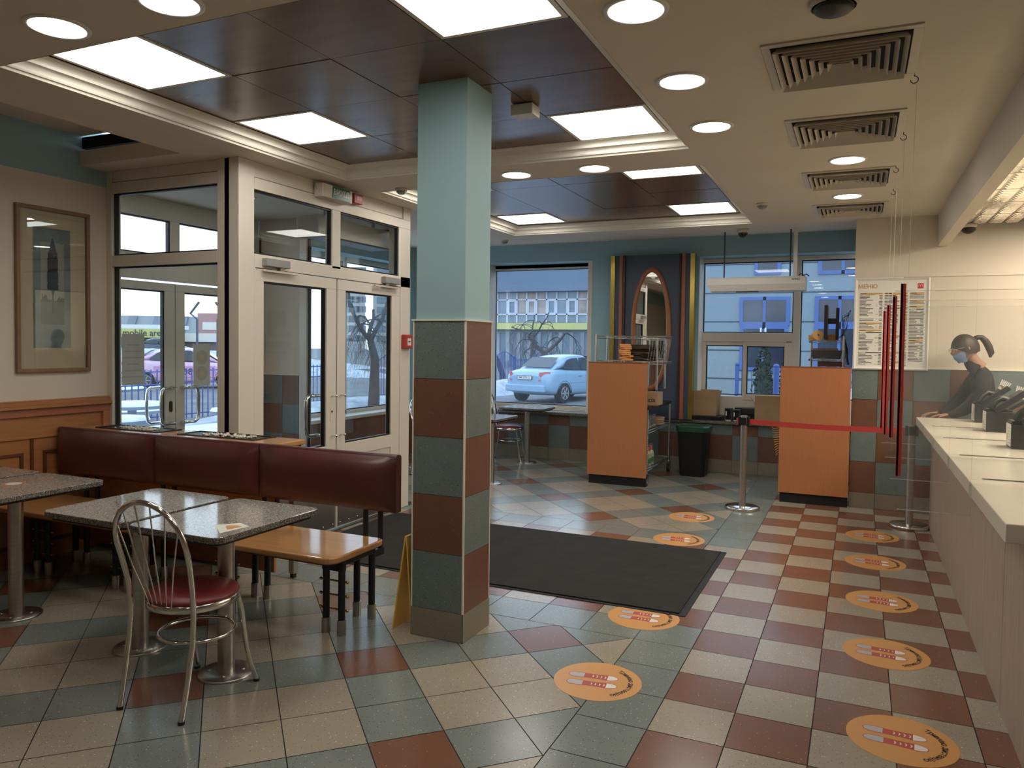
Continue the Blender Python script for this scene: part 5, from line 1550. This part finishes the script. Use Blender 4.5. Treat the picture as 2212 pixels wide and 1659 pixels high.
# cut nothing: the building floor slab stands above
struct(m, 'ground', [asph])
def blob(cx, cy, z, rx, ry, h, seed, n=18):
    r_ = random.Random(seed); m = MB(); rings = []
    for k, (s_, hh_) in enumerate(((1, 0), (.9, .35), (.7, .7), (.4, .95), (.1, 1.0))):
        rings.append([(cx + rx * s_ * math.cos(2 * PI * i / n) * r_.uniform(.8, 1.15), cy + ry * s_ * math.sin(2 * PI * i / n) * r_.uniform(.8, 1.15), z + h * hh_ * r_.uniform(.8, 1.1)) for i in range(n)])
    m.loft(rings, 0, True, True); return m
snow2 = mat('dirty_snow', rgb(190, 198, 210), .9, noise=.25, nscale=3, bump=.6, bscale=6)
for i, (x, y, rx, ry, h, l) in enumerate(((-11.6, 22, 1.2, 5.0, .45, 'heap of dirty snow along the blue fence left of the silver blue car'), (-11.9, 12.5, .8, 5, .3, 'low snow bank under the fence beside the tree'), (2.2, 20.5, 3.2, .9, .8, 'snow heap in front of the panelled building'),
                                         (-40, 30, 20, 3, 1.2, 'long snow bank along the far side of the street'))):
    o = blob(x, y, GZ - .02, rx, ry, h, i).build('snow_heap', snow2); tag(o, l, 'snow')
tag(MB().box(-12.4, -5.5, -2, 14, GZ, GZ + .04).build('snow_cover', snow), 'thin snow cover on the terrace outside the entrance', 'snow')

bluem = mat('fence_blue', rgb(44, 84, 160), .5)
# blue fence along x=-12.7
def fence_run(pa, pb, lab, sp=.145, hgt=1.18, panel=2.0, hoops=()):
    t = thing('metal_fence', (pa[0], pa[1], GZ), lab, 'fence', None)
    d = Vector((pb[0] - pa[0], pb[1] - pa[1], 0)); L0 = d.length; d.normalize(); nrm = Vector((-d.y, d.x, 0))
    npan = max(1, round(L0 / panel))
    for k in range(npan + 1):
        c = d * (L0 * k / npan)
        m = MB(); m.box(c.x - .045, c.x + .045, c.y - .045, c.y + .045, 0, hgt + .06); m.ball((c.x, c.y, hgt + .1), .06, 0, 8, 6); m.build('post', bluem, t)
    for k in range(npan):
        m = MB(); a = L0 * k / npan; b = L0 * (k + 1) / npan
        hoop = k in hoops
        for zz in ((hgt - .05, .18, hgt - .32) if not hoop else (.18,)):
            p, q = d * a, d * b
            m.tube([(p.x, p.y, zz), (q.x, q.y, zz)], .018, 0, 4)
        nb = int((b - a) / sp)
        for i in range(1, nb):
            u = i / nb; c = d * (a + (b - a) * u)
            top = hgt + (.32 * math.sin(PI * min(1, u * 1.0)) if hoop else 0)
            m.tube([(c.x, c.y, .08), (c.x, c.y, top)], .013, 0, 4)
        if hoop:
            m.tube([(d.x * (a + (b - a) * i / 12), d.y * (a + (b - a) * i / 12), hgt + .32 * math.sin(PI * i / 12)) for i in range(13)], .02, 0, 6)
        m.build('rail_panel', bluem, t)
    return t
fence_run((-12.7, 0.0), (-12.7, 13.9), 'blue metal fence beyond the terrace tables')
fence_run((-12.7, 15.6), (-12.7, 30), 'blue metal fence with arched panels beyond the weeping tree', hoops=(0, 4, 6))
fence_run((-2.2, 17.0), (4.2, 17.0), 'bright blue fence outside the drive-through window', sp=.12, hgt=1.25, hoops=(2,))

# terrace tables with snow
conc = mat('terrace_table', rgb(120, 136, 158), .7)
def terr(px_, py_, r, zt, lab):
    t = thing('terrace_table', (px_, py_, GZ), lab, 'outdoor table', 'snow covered round tables on the terrace')
    MB().cyl((0, 0), r, zt - .05, zt, 0, 30).build('tabletop', conc, t, .01)
    MB().cyl((0, 0), .07, 0, zt - .05, 0, 12).build('leg', conc, t)
    r_ = random.Random(int(px_ * 10)); n = 26
    m = MB(); m.loft([[(r * .97 * math.cos(2 * PI * i / n), r * .97 * math.sin(2 * PI * i / n), zt) for i in range(n)], [(r * .93 * math.cos(2 * PI * i / n) * r_.uniform(.93, 1), r * .93 * math.sin(2 * PI * i / n) * r_.uniform(.93, 1), zt + .04) for i in range(n)], [(r * .5 * math.cos(2 * PI * i / n), r * .5 * math.sin(2 * PI * i / n), zt + .05) for i in range(n)]], 0, True); m.build('snow_layer', snow, t)
def dirpt(px_, D):
    v = cf + cr * ((px_ - 1110.5) / 1645.8); return (0.734 + v.x * D, -3.856 + v.y * D)
for px_, D, r, zt, l in ((225, 16.8, .85, .72, 'snow covered round table farthest left on the terrace'), (285, 12.6, .53, .72, 'snow covered round table in the middle, behind the door handles'), (255, 10.6, .42, .68, 'snow covered round table nearest on the left'),
                         (497, 11.8, .30, .72, 'small round table seen at the right of the side screen'), (270, 14.2, .75, .5, 'low snow covered bench between the terrace tables')):
    x, y = dirpt(px_, D); terr(x, y, r, zt, l)

# cars
def car_mesh(name, lab, col, loc, rz, plate=None, stripe=None, scale=1.0):
    t = thing(name, loc, lab, 'car', None, rz)
    paint = mat(name + '_paint', col, .25, spec=.6, coat=.5)
    gl = mat(name + '_window', rgb(38, 50, 62), .08, spec=.7)
    # length along +y (front), rear at y=-2.1 ; stations: y, half width lower, sill z, belt z, belt half width
    S = [(-2.12, .62, .42, .80, .60), (-2.05, .76, .28, .90, .70), (-1.75, .83, .22, .985, .76), (-1.3, .84, .2, 1.0, .79), (-.4, .85, .19, .97, .80), (.5, .85, .19, .95, .80), (1.1, .84, .2, .92, .79), (1.7, .80, .22, .80, .72), (2.05, .72, .26, .68, .62), (2.15, .6, .34, .58, .5)]
    rings = []
    for y, hw_, zs, zb_, bw in S:
        prof = [(-hw_ * .94, zs), (-hw_, zs + .12), (-hw_ * 1.01, (zs + zb_) / 2), (-hw_ * .98, zb_ - .12), (-bw, zb_), (-bw * .5, zb_ + .03), (bw * .5, zb_ + .03), (bw, zb_), (hw_ * .98, zb_ - .12), (hw_ * 1.01, (zs + zb_) / 2), (hw_, zs + .12), (hw_ * .94, zs)]
        rings.append([(x, y, z) for x, z in prof])
    m = MB(); m.loft(rings, 0, True, True)
    G = [(-1.62, .70, 1.0, .60, 1.02), (-1.05, .745, .99, .58, 1.34), (-.6, .76, .97, .565, 1.43), (.05, .765, .96, .565, 1.46), (.45, .76, .95, .56, 1.41), (1.12, .73, .93, .60, .96)]
    rg = []
    for y, bw, zb_, rw, zr in G:
        rg.append([(-bw, y, zb_ - .05), (-rw - .02, y, zr - .03), (-rw * .6, y, zr), (rw * .6, y, zr), (rw + .02, y, zr - .03), (bw, y, zb_ - .05)])
    m.loft(rg, 0, True, True); m.build('body', paint, t, subd=1)
    def lerp(a, b, u): return tuple(a[i] + (b[i] - a[i]) * u for i in range(3))
    for s_ in (-1, 1):
        m = MB()
        def side(y, f):   # f 0 belt..1 roof
            for i in range(len(G) - 1):
                if G[i][0] <= y <= G[i + 1][0]:
                    u = (y - G[i][0]) / (G[i + 1][0] - G[i][0]); g = [G[i][k] + (G[i + 1][k] - G[i][k]) * u for k in range(5)]; break
            xb, xr = g[1], g[3] + .02
            return (s_ * (xb + (xr - xb) * f - .0 + .012), y, g[2] + (g[4] - .06 - g[2]) * f)
        for ya, yb in ((-1.15, -.32), (-.24, .62)):
            ys = [ya + (yb - ya) * i / 8 for i in range(9)]
            lo = [side(y, .06) for y in ys]; hi = [side(y, .9 if not (ya < -1 and y < -.9) else .9 - (-.9 - y) * 2.2) for y in ys]
            if yb > .5: hi = [side(y, .9 if y < .2 else max(.12, .9 - (y - .2) * 1.7)) for y in ys]
            m.loft([lo, hi], 0, True, False, False)
        m.build('side_window', gl, t)
        m = MB(); m.box(s_ * .845 - .012, s_ * .845 + .012, -1.45, 1.35, .60, .625); m.build('side_moulding', paint, t)
        m = MB()
        for yy in (-.45, .40): m.box(s_ * .84 - .025, s_ * .84 + .02, yy - .09, yy + .09, .80, .83)
        m.build('door_handle', paint, t)
        m = MB(); m.loft([[(s_ * x, y, z) for x, y, z in r] for r in ([(.48, -2.125, .66), (.56, -2.125, .66), (.60, -2.11, .92), (.50, -2.10, .92)], [(.66, -2.06, .66), (.74, -1.98, .66), (.745, -1.86, .94), (.66, -1.98, .94)])], 0, True, True)
        m.prism([(0, 0)] * 0, 0, 0) if False else None
        m.build('tail_light', mat(name + '_tail', rgb(206, 40, 36), .2, spec=.7) if s_ < 0 else bpy.data.materials[name + '_tail'], t, .01)
    m = MB()
    m.loft([[(-.56, -1.585, 1.045), (.56, -1.585, 1.045)], [(-.48, -1.1, 1.335), (.48, -1.1, 1.335)]], 0, True, False, False)
    m.v = [(x, y - .02, z + .02) for x, y, z in m.v]
    m.build('rear_window', gl, t)
    m = MB(); m.loft([[(-.60, 1.05, 1.0), (.60, 1.05, 1.0)], [(-.50, .5, 1.375), (.50, .5, 1.375)]], 0, True, False, False); m.v = [(x, y + .03, z + .02) for x, y, z in m.v]; m.build('windscreen', gl, t)
    m = MB(); m.box(-.72, .72, -2.17, -2.02, .34, .56); m.build('bumper', paint, t, .04)
    tyre = M['rubber']
    for wy in (-1.28, 1.32):
        for s_ in (-1, 1):
            m = MB(); Mx = Matrix.Translation((s_ * .76, wy, .30)) @ Matrix.Rotation(PI / 2, 4, 'Y')
            m.cyl((0, 0), .30, -.095, .095, 0, 32, M4=Mx); m.cyl((0, 0), .36, -.10 if s_ > 0 else -.08, .08 if s_ > 0 else .10, 1, 24, M4=Mx) if False else None
            m.build('tyre', tyre, t, .02)
            m = MB(); z1 = .098 * s_
            for q in range(6):
                a = q * PI / 3
                m.box(-.02, .02, .03, .18, min(z1, z1 + .01 * s_), max(z1, z1 + .01 * s_), 0, Mx @ Matrix.Rotation(a, 4, 'Z'))
            m.tube([(.185 * math.cos(2 * PI * i / 24), .185 * math.sin(2 * PI * i / 24), z1) for i in range(24)], .014, 0, 6, True, Mx); m.cyl((0, 0), .045, min(z1, z1 + .014 * s_), max(z1, z1 + .014 * s_), 0, 12, M4=Mx); m.cyl((0, 0), .18, -.099 if s_ < 0 else .095, -.095 if s_ < 0 else .099, 1, 24, M4=Mx)
            m.build('hubcap', [M['grey'], M['dgrey']], t)
            m = MB(); n = 16
            m.loft([[(s_ * .858, wy + .36 * math.cos(PI * i / n), .30 + .37 * math.sin(PI * i / n)) for i in range(n + 1)], [(s_ * .80, wy + .33 * math.cos(PI * i / n), .30 + .34 * math.sin(PI * i / n)) for i in range(n + 1)], [(s_ * .862, wy + .30 * math.cos(PI * i / n), .30 + .31 * math.sin(PI * i / n)) for i in range(n + 1)]], 0, False, False, False)
            m.build('wheel_arch', M['blackm'], t)
    if plate:
        m = MB(); m.box(-.27, .27, -2.155, -2.135, .70, .82, 0); m.box(-.255, .255, -2.158, -2.155, .712, .808, 1); text(m, plate, .085, Matrix.Translation((0, -2.1595, .76)) @ Matrix.Rotation(PI / 2, 4, 'X'), 0, .001)
        m.build('number_plate', [M['ink'], M['white']], t)
        m = MB(); m.tube([(0, -.78, 1.42), (0, -.98, 1.55)], .006, 0, 5); m.build('antenna', M['black'], t)
    if stripe:
        m = MB()
        for s_ in (-1, 1): m.box(s_ * .868 - .004, s_ * .868 + .004, -1.0, 1.0, .42, .80, 0)
        text(m, '58', .30, Matrix.Translation((.875, .1, .60)) @ Matrix.Rotation(PI / 2, 4, 'Z') @ Matrix.Rotation(PI / 2, 4, 'X'), 1, .004); m.build('door_print', stripe, t)
    t.scale = (scale,) * 3
    return t
wx, wy = -7.78, 18.73
hd = R(-16)        # heading of the car from +y, clockwise
def at_wheel(px_, D, lx, ly, ang):
    c, s_ = math.cos(ang), math.sin(ang)
    x, y = dirpt(px_, D); return (x - (c * lx - s_ * ly), y - (s_ * lx + c * ly), GZ)
car_mesh('sedan_car', 'pale blue sedan parked outside the big window', rgb(132, 176, 208), at_wheel(1218, 23.6, .8, -1.28, R(-14)), R(-14), plate='BM 3370 CI', scale=1.04)
x, y = dirpt(405, 29); car_mesh('printed_car', 'pink and white car numbered 58 on the street beyond the fence', rgb(224, 178, 214), (x, y, GZ), R(-38) + PI * 0 - R(10), stripe=[mat('pink_print', rgb(214, 150, 206), .4), M['ink']], scale=1.05)
x, y = dirpt(350, 68); car_mesh('parked_car', 'dark blue grey car far across the street', rgb(58, 74, 96), (x, y, GZ + .3), R(-38), scale=1.15)

# trees
bark = mat('bark', rgb(70, 66, 68), .9, noise=.3, nscale=10)
def tree(name, x, y, h, seed, lab, weep=.5, r0=.16, spread=1.0, twigs=5, depth=5, parent=None):
    r_ = random.Random(seed); m = MB(); tw = MB()
    def br(p, d, ln, r, lv):
        pts = [p]; q = p.copy(); dd = d.copy(); k = 4
        for i in range(k):
            dd = (dd + Vector((r_.uniform(-.3, .3), r_.uniform(-.3, .3), r_.uniform(-.15, .2) - (weep * .42 if lv >= 2 else 0)))).normalized()
            q = q + dd * ln / k; pts.append(q.copy())
        rs = [r * (1 - .45 * i / k) for i in range(k + 1)]
        (m if lv < 3 else tw).tube([tuple(a) for a in pts], rs, 0, 7 if lv < 2 else 4 if lv < 3 else 3)
        if lv >= depth: return
        nb = (3 if lv == 0 else 3 if lv < 3 else twigs)
        for i in range(nb):
            b = pts[r_.choice((2, 3, 4)) if lv else 4]
            a = r_.uniform(0, 2 * PI)
            nd = (dd * .5 + Vector((math.cos(a), math.sin(a), r_.uniform(.0, .6) if lv < 2 else r_.uniform(-.5, .3))) * spread).normalized()
            br(b.copy(), nd, ln * r_.uniform(.55, .85), rs[-1] * .72, lv + 1)
    br(Vector((0, 0, -.1)), Vector((r_.uniform(-.15, .15), 0, 1)).normalized(), h * .36, r0, 0)
    t = thing(name, (x, y, GZ), lab, 'tree')
    m.build('trunk', bark, t)
    if tw.v: tw.build('twigs', bark, t)['kind'] = 'stuff'
    return t
x, y = dirpt(1204, 34); tree('gnarled_tree', x, y, 4.6, 4, 'gnarled bare weeping tree behind the pale blue sedan', weep=1.0, r0=.24, spread=1.1)
x, y = dirpt(1088, 37); tree('bare_tree', x, y, 6.0, 9, 'bare drooping tree at the left side of the big window', weep=.9, r0=.16)
x, y = dirpt(1150, 42); tree('bare_tree', x, y, 6.6, 12, 'second bare drooping tree behind the gnarled one', weep=.9, r0=.14)
x, y = dirpt(806, 20); tree('weeping_tree', x, y, 5.6, 21, 'weeping tree with pale trunk seen through the right inner door', weep=1.1, r0=.17)

# thujas
thm = mat('thuja_green', rgb(46, 64, 56), .9, noise=.3, nscale=6)
def thuja(x, y, h, r, seed, lab):
    r_ = random.Random(seed); t = thing('thuja_shrub', (x, y, GZ), lab, 'shrub', 'thuja shrubs outside the drive-through window')
    m = MB()
    for i in range(900):
        u = r_.random(); z = .12 + u * (h - .15); a = r_.uniform(0, 2 * PI); rr = r * (1 - (abs(u - .38) / .66) ** 2.2) * r_.uniform(.55, 1.0)
        c = Vector((rr * math.cos(a), rr * math.sin(a), z)); s_ = r_.uniform(.04, .085)
        o1 = Vector((r_.uniform(-1, 1), r_.uniform(-1, 1), r_.uniform(.2, 1.4))).normalized() * s_; o2 = Vector((r_.uniform(-1, 1), r_.uniform(-1, 1), r_.uniform(-.4, .4))).normalized() * s_ * .5
        m.add([tuple(c - o2), tuple(c + o2), tuple(c + o1)], [(0, 1, 2)], 0)
    for k in range(12):
        pass
    m.ball((0, 0, h * .42), (r * .72, r * .72, h * .42), 0, 12, 10)
    m.build('foliage', thm, t); MB().cyl((0, 0), .03, 0, .3, 0, 8).build('stem', bark, t)
x, y = dirpt(1650, 15.2); thuja(x, y, 1.85, .25, 1, 'thuja shrub in the middle of the small sliding pane')
x, y = dirpt(1706, 15.4); thuja(x, y, 1.8, .24, 2, 'second thuja shrub, half hidden by the window post')
t = thing('blue_post', (*dirpt(1677, 13.8), GZ), 'thick bright blue post between the two thuja shrubs', 'post'); MB().cyl((0, 0), .05, 0, 1.45, 0, 14).build('pole', bluem, t); MB().ball((0, 0, 1.47), (.055, .055, .04), 0, 12, 6).build('cap', bluem, t)

# panelled neighbouring building
pan = mat('pale_panel', rgb(126, 148, 158), .7, noise=.04); jt = mat('panel_joint', rgb(62, 76, 86), .8)
dkgl = mat('dark_window', rgb(34, 48, 72), .12, spec=.7); blf = mat('blue_window_frame', rgb(64, 104, 176), .5)
BY = 24.0
t = thing('panelled_building', (6, BY, GZ), 'pale panelled building with blue framed windows beyond the drive-through lane', 'building')
x_left = dirpt(1297, 1)[0]
def xat(px_, Y_=BY):
    v = cf + cr * ((px_ - 1110.5) / 1645.8); D = (Y_ + 3.856) / v.y; return 0.734 + v.x * D
def zat(px_, py_, Y_=BY):
    v = cf + cr * ((px_ - 1110.5) / 1645.8) - cu_ * ((py_ - 799.9) / 1645.8); D = (Y_ + 3.856) / v.y; return 1.5327 + v.z * D
xa = xat(1297); xb_ = 26
MB().box(xa, xb_, BY, BY + 8, GZ, 8.5).build('wall', pan, t, world=True)
z_ref = zat(1540, 695); dz = zat(1540, 634) - z_ref
for k in range(-3, 6):
    zz = z_ref + dz * k
    if zz > GZ + .1: MB().box(xa - .02, xb_, BY - .01, BY + .05, zz - .02, zz + .02).build('panel_joint', jt, t, world=True)
def bwin(pa, pb, pt, pbm, panes=2, door=False):
    x0, x1 = xat(pa), xat(pb); z1, z0 = zat(pa, pt), zat(pa, pbm)
    f = MB(); frame_rect(f, x0, x1, z0, z1, BY - .06, BY + .02, .12, 0)
    for k in range(1, panes): xx = x0 + (x1 - x0) * k / panes; f.box(xx - .05, xx + .05, BY - .06, BY + .02, z0, z1)
    w_ = f.build('window_frame', blf, t, world=True)
    g = MB(); g.box(x0 + .05, x1 - .05, BY - .02, BY + .01, z0 + .05, z1 - .05); o = g.build('window_pane', dkgl, t, world=True)
bwin(1595, 1703, 642, 703); bwin(1757, 1865, 640, 703); bwin(1625, 1682, 540, 594, 1); bwin(1762, 1870, 545, 593)
bwin(1597, 1700, 703, 800, 2); bwin(1757, 1865, 703, 800, 2)
bwin(1900, 2010, 640, 703)
for px_ in (1642, 1652): xx = xat(px_); MB().box(xx - .03, xx + .03, BY - .1, BY - .06, zat(1645, 722), zat(1645, 708)).build('pull_handle', M['white'], t, world=True)

# glazed building across the street
t = thing('glazed_building', (-30, 52, GZ), 'long glazed building with a yellow band across the street', 'building')
QY = 52.0
def X_(p): return xat(p, QY)
def Z_(p, q): return zat(p, q, QY)
xl, xr = X_(900), X_(1500)
wallb = mat('facade_grey_blue', rgb(112, 132, 152), .6); fasc = mat('fascia_dark', rgb(92, 118, 144), .5, noise=.1, nscale=.3, stretch=(.3, 1, 3)); whf = mat('white_mullion', rgb(200, 212, 226), .5); yel = mat('yellow_band', rgb(206, 202, 96), .5)
gla = mat('facade_glass', rgb(120, 140, 158), .15, noise=.25, nscale=.5); glb = mat('facade_glass_warm', rgb(168, 150, 138), .4, noise=.35, nscale=1.2)
MB().box(xl, xr, QY, QY + 10, GZ, Z_(1200, 582)).build('wall', wallb, t, world=True)
MB().box(xl, xr, QY - .8, QY, Z_(1200, 630), Z_(1200, 581)).build('fascia', fasc, t, world=True)
MB().box(xl, xr, QY - .5, QY, Z_(1200, 712), Z_(1200, 698)).build('yellow_band', yel, t, world=True)
zt1, zm, zb1, zb0 = Z_(1200, 631), Z_(1200, 647), Z_(1200, 679), Z_(1200, 697)
m = MB(); g1 = MB(); g2 = MB()
k = 0; xx = xl; bw = X_(1222) - X_(1200)
r_ = random.Random(2)
while xx < xr:
    (g2 if r_.random() < .55 else g1).box(xx, xx + bw, QY - .05, QY, zb1, zt1)
    g1.box(xx, xx + bw, QY - .04, QY, zb0, zb1)
    m.box(xx - .06, xx + .06, QY - .15, QY, zb0, zt1)
    if k % 2 == 0: frame_rect(m, xx + .06, xx + bw - .06, zb1, zm, QY - .16, QY - .04, .14, 0)
    xx += bw; k += 1
for zz in (zb1, zm): m.box(xl, xr, QY - .15, QY, zz - .05, zz + .05)
m.build('mullions', whf, t, world=True); g1.build('glazing', gla, t, world=True); g2.build('glazing', glb, t, world=True)
m = MB()
for k in range(26): xa_ = xl + (xr - xl) * k / 26; m.box(xa_ + .3, xa_ + (xr - xl) / 26 - .3, QY - .08, QY, GZ, Z_(1200, 718))
m.build('shopfront', mat('shopfront', rgb(142, 152, 164), .3, noise=.4, nscale=.5), t, world=True)
tag(MB().box(X_(1112), X_(1135), QY - 6, QY - 5.6, GZ, 2.6).build('yellow_kiosk', mat('kiosk_yellow', rgb(206, 200, 80), .5)), 'yellow kiosk behind the bare trees in the big window', 'kiosk')

# street on the left: shops, towers, lamp posts
def far_block(name, px0, px1, pytop, D, zb_, col, lab, depth=6, parts=None):
    x0, y0 = dirpt(px0, D); x1, y1 = dirpt(px1, D)
    v = cf + cr * (((px0 + px1) / 2 - 1110.5) / 1645.8) - cu_ * ((pytop - 799.9) / 1645.8)
    zt_ = 1.5327 + v.z * D
    c = ((x0 + x1) / 2, (y0 + y1) / 2); ang = math.atan2(y1 - y0, x1 - x0); w_ = math.hypot(x1 - x0, y1 - y0) / 2
    t = thing(name, (c[0], c[1], zb_), lab, 'building', None, ang)
    MB().box(-w_, w_, 0, depth, 0, zt_ - zb_).build('wall', col, t)
    return t, w_, zt_ - zb_
t, w_, h_ = far_block('shop_row', 255, 372, 727, 78, GZ, mat('shop_dark', rgb(86, 96, 112), .6, noise=.2, nscale=.5), 'row of shops with a yellow sign band beyond the left outer door')
MB().box(-w_, w_, -1.2, 0, h_ - .1, h_ + .8).build('sign_band', yel, t)
m = MB(); text(m, 'mobile arena', .9, Matrix.Translation((w_ * .25, -1.25, h_ + .35)) @ Matrix.Rotation(PI / 2, 4, 'X'), 0, .01); m.build('lettering', M['dgrey'], t)
m = MB()
for k in range(10): m.box(-w_ + .5 + k * w_ / 5, -w_ + 1.1 + k * w_ / 5, -.05, 0, .4, h_ - .5)
m.build('shop_windows', mat('pale_shop_glass', rgb(150, 166, 184), .3), t)
MB().box(-w_, w_, -1.2, 4, h_ + .8, h_ + 1.2).build('snow_roof', snow, t)
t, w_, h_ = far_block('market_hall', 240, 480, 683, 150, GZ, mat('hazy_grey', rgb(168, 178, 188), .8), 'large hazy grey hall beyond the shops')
for k in range(4):
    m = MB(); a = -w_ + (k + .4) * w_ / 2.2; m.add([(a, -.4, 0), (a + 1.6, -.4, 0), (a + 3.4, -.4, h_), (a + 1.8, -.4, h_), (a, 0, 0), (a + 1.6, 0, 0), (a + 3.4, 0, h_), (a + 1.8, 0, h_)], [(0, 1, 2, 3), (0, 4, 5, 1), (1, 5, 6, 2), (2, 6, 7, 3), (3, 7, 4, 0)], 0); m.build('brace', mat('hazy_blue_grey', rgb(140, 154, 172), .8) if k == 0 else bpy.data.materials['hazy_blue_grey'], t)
t, w_, h_ = far_block('red_sign_building', 427, 500, 677, 120, GZ, mat('hazy_red', rgb(190, 140, 140), .8), 'haze-paled red shopping building beyond the right outer door')  # distance haze is mixed into the red of the wall
m = MB(); text(m, 'ГЛОБУС', 2.2, Matrix.Translation((-.5, -.1, h_ - 2.0)) @ Matrix.Rotation(PI / 2, 4, 'X'), 0) if False else m.box(-w_ * .7, w_ * .4, -.1, 0, h_ - 2.6, h_ - 1.4); m.build('sign_band', M['white'], t)
t, w_, h_ = far_block('low_shop', 400, 478, 720, 80, GZ, mat('low_shop_wall', rgb(120, 110, 118), .8), 'low shop with a white sign band beyond the right outer door')
MB().box(-w_, w_, -.5, 0, h_ - .9, h_).build('sign_band', M['white'], t)
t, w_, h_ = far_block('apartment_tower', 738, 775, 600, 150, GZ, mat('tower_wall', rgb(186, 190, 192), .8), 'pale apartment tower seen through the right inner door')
m = MB()
for i in range(6):
    for k in range(12): m.box(-w_ + .8 + i * w_ / 3, -w_ + 1.9 + i * w_ / 3, -.1, 0, 2 + k * 1.9, 3.2 + k * 1.9)
m.build('windows', mat('tower_window', rgb(130, 142, 156), .4), t)
t, w_, h_ = far_block('apartment_tower', 805, 850, 545, 160, GZ, bpy.data.materials['tower_wall'], 'tall pale apartment tower seen through the right transom pane')
m = MB()
for i in range(6):
    for k in range(16): m.box(-w_ + .8 + i * w_ / 3, -w_ + 1.9 + i * w_ / 3, -.1, 0, 2 + k * 2.0, 3.3 + k * 2.0)
m.build('windows', bpy.data.materials['tower_window'], t)
lp = mat('lamp_post_grey', rgb(76, 92, 112), .6)
for px_, D, l in ((426, 40, 'bent lamp post seen through the right outer door, left one'), (470, 40, 'bent lamp post seen through the right outer door, right one')):
    x, y = dirpt(px_, D); t = thing('street_lamp', (x, y, GZ), l, 'lamp post'); 
    s_ = 1 if px_ < 440 else -1
    d_ = cr * s_
    z0 = 1.5327 - GZ + (D * (799.9 - 700) / 1645.8) - 1.2
    P_ = [Vector((0, 0, 0)), Vector((0, 0, 2.9)), Vector((0, 0, 2.9)) + Vector((-d_.x, -d_.y, 0)) * .35 * 1 + Vector((0, 0, .3)), Vector((0, 0, 3.8)) + Vector((d_.x, d_.y, 0)) * .1, ]
    m = MB(); m.tube([tuple(p) for p in P_], .06, 0, 6); m.build('pole', lp, t)

# potted plant seen in the mirror
gm = mat('leaf_green', rgb(60, 104, 40), .45)
t = thing('potted_plant', (-3.6, -3.3, 0), 'spiky green plant that shows in the oval mirror', 'plant')
MB().cyl((0, 0), .16, 0, .4, 0, 20, r1=.2).build('pot', M['white'], t)
m = MB(); m.tube([(0, 0, .38), (.02, .01, 1.0), (.0, 0, 1.55)], .025, 0, 8); m.build('stem', bark, t)
r_ = random.Random(8)
m = MB()
for i in range(34):
    a = r_.uniform(0, 2 * PI); e = r_.uniform(-.5, 1.3); L0 = r_.uniform(.35, .6); d_ = Vector((math.cos(a) * math.cos(e), math.sin(a) * math.cos(e), math.sin(e))); sd = d_.cross(Vector((0, 0, 1))).normalized()
    b = Vector((0, 0, 1.5)); pts = []
    for k in range(5):
        u = k / 4; c = b + d_ * L0 * u + Vector((0, 0, -.18 * u * u)); w_ = .02 * (1 - u) * (1 if k else .5) + .001
        pts += [tuple(c - sd * w_), tuple(c + sd * w_)]
    m.add(pts, [(2 * k, 2 * k + 1, 2 * k + 3, 2 * k + 2) for k in range(4)], 0, True)
m.build('leaves', gm, t)

# ---------------------------------------------------------------- light
w = bpy.data.worlds.new('world'); SC.world = w; w.use_nodes = True
N, L = w.node_tree.nodes, w.node_tree.links
bg = N['Background']
geo = N.new('ShaderNodeTexCoord'); sep = N.new('ShaderNodeSeparateXYZ'); ramp = N.new('ShaderNodeValToRGB')
L.new(geo.outputs['Generated'], sep.inputs[0]); L.new(sep.outputs['Z'], ramp.inputs[0])
ramp.color_ramp.elements[0].position = 0.0; ramp.color_ramp.elements[0].color = (0.93, 0.97, 1.0, 1)
ramp.color_ramp.elements[1].position = 0.6; ramp.color_ramp.elements[1].color = (0.66, 0.80, 1.0, 1)
L.new(ramp.outputs[0], bg.inputs['Color'])
bg.inputs['Strength'].default_value = SKY
kl = bpy.data.lights.new('kitchen_light', 'AREA'); kl.energy = KIT; kl.size = 1.2; kl.size_y = 3.0; kl.shape = 'RECTANGLE'; kl.color = (1, .88, .7)
ko = bpy.data.objects.new('kitchen_light', kl); COL.objects.link(ko); ko.location = (2.7, 2.2, 2.64)

vs_ = SC.view_settings
vs_.view_transform = 'Standard'; vs_.look = 'None'; vs_.gamma = 1; vs_.use_curve_mapping = False; vs_.exposure = EXPO
cy = SC.cycles
cy.use_denoising = True
cy.max_bounces = 8; cy.diffuse_bounces = 3; cy.glossy_bounces = 4; cy.transmission_bounces = 4; cy.transparent_max_bounces = 16
cy.caustics_reflective = False; cy.caustics_refractive = False
cy.sample_clamp_indirect = 6
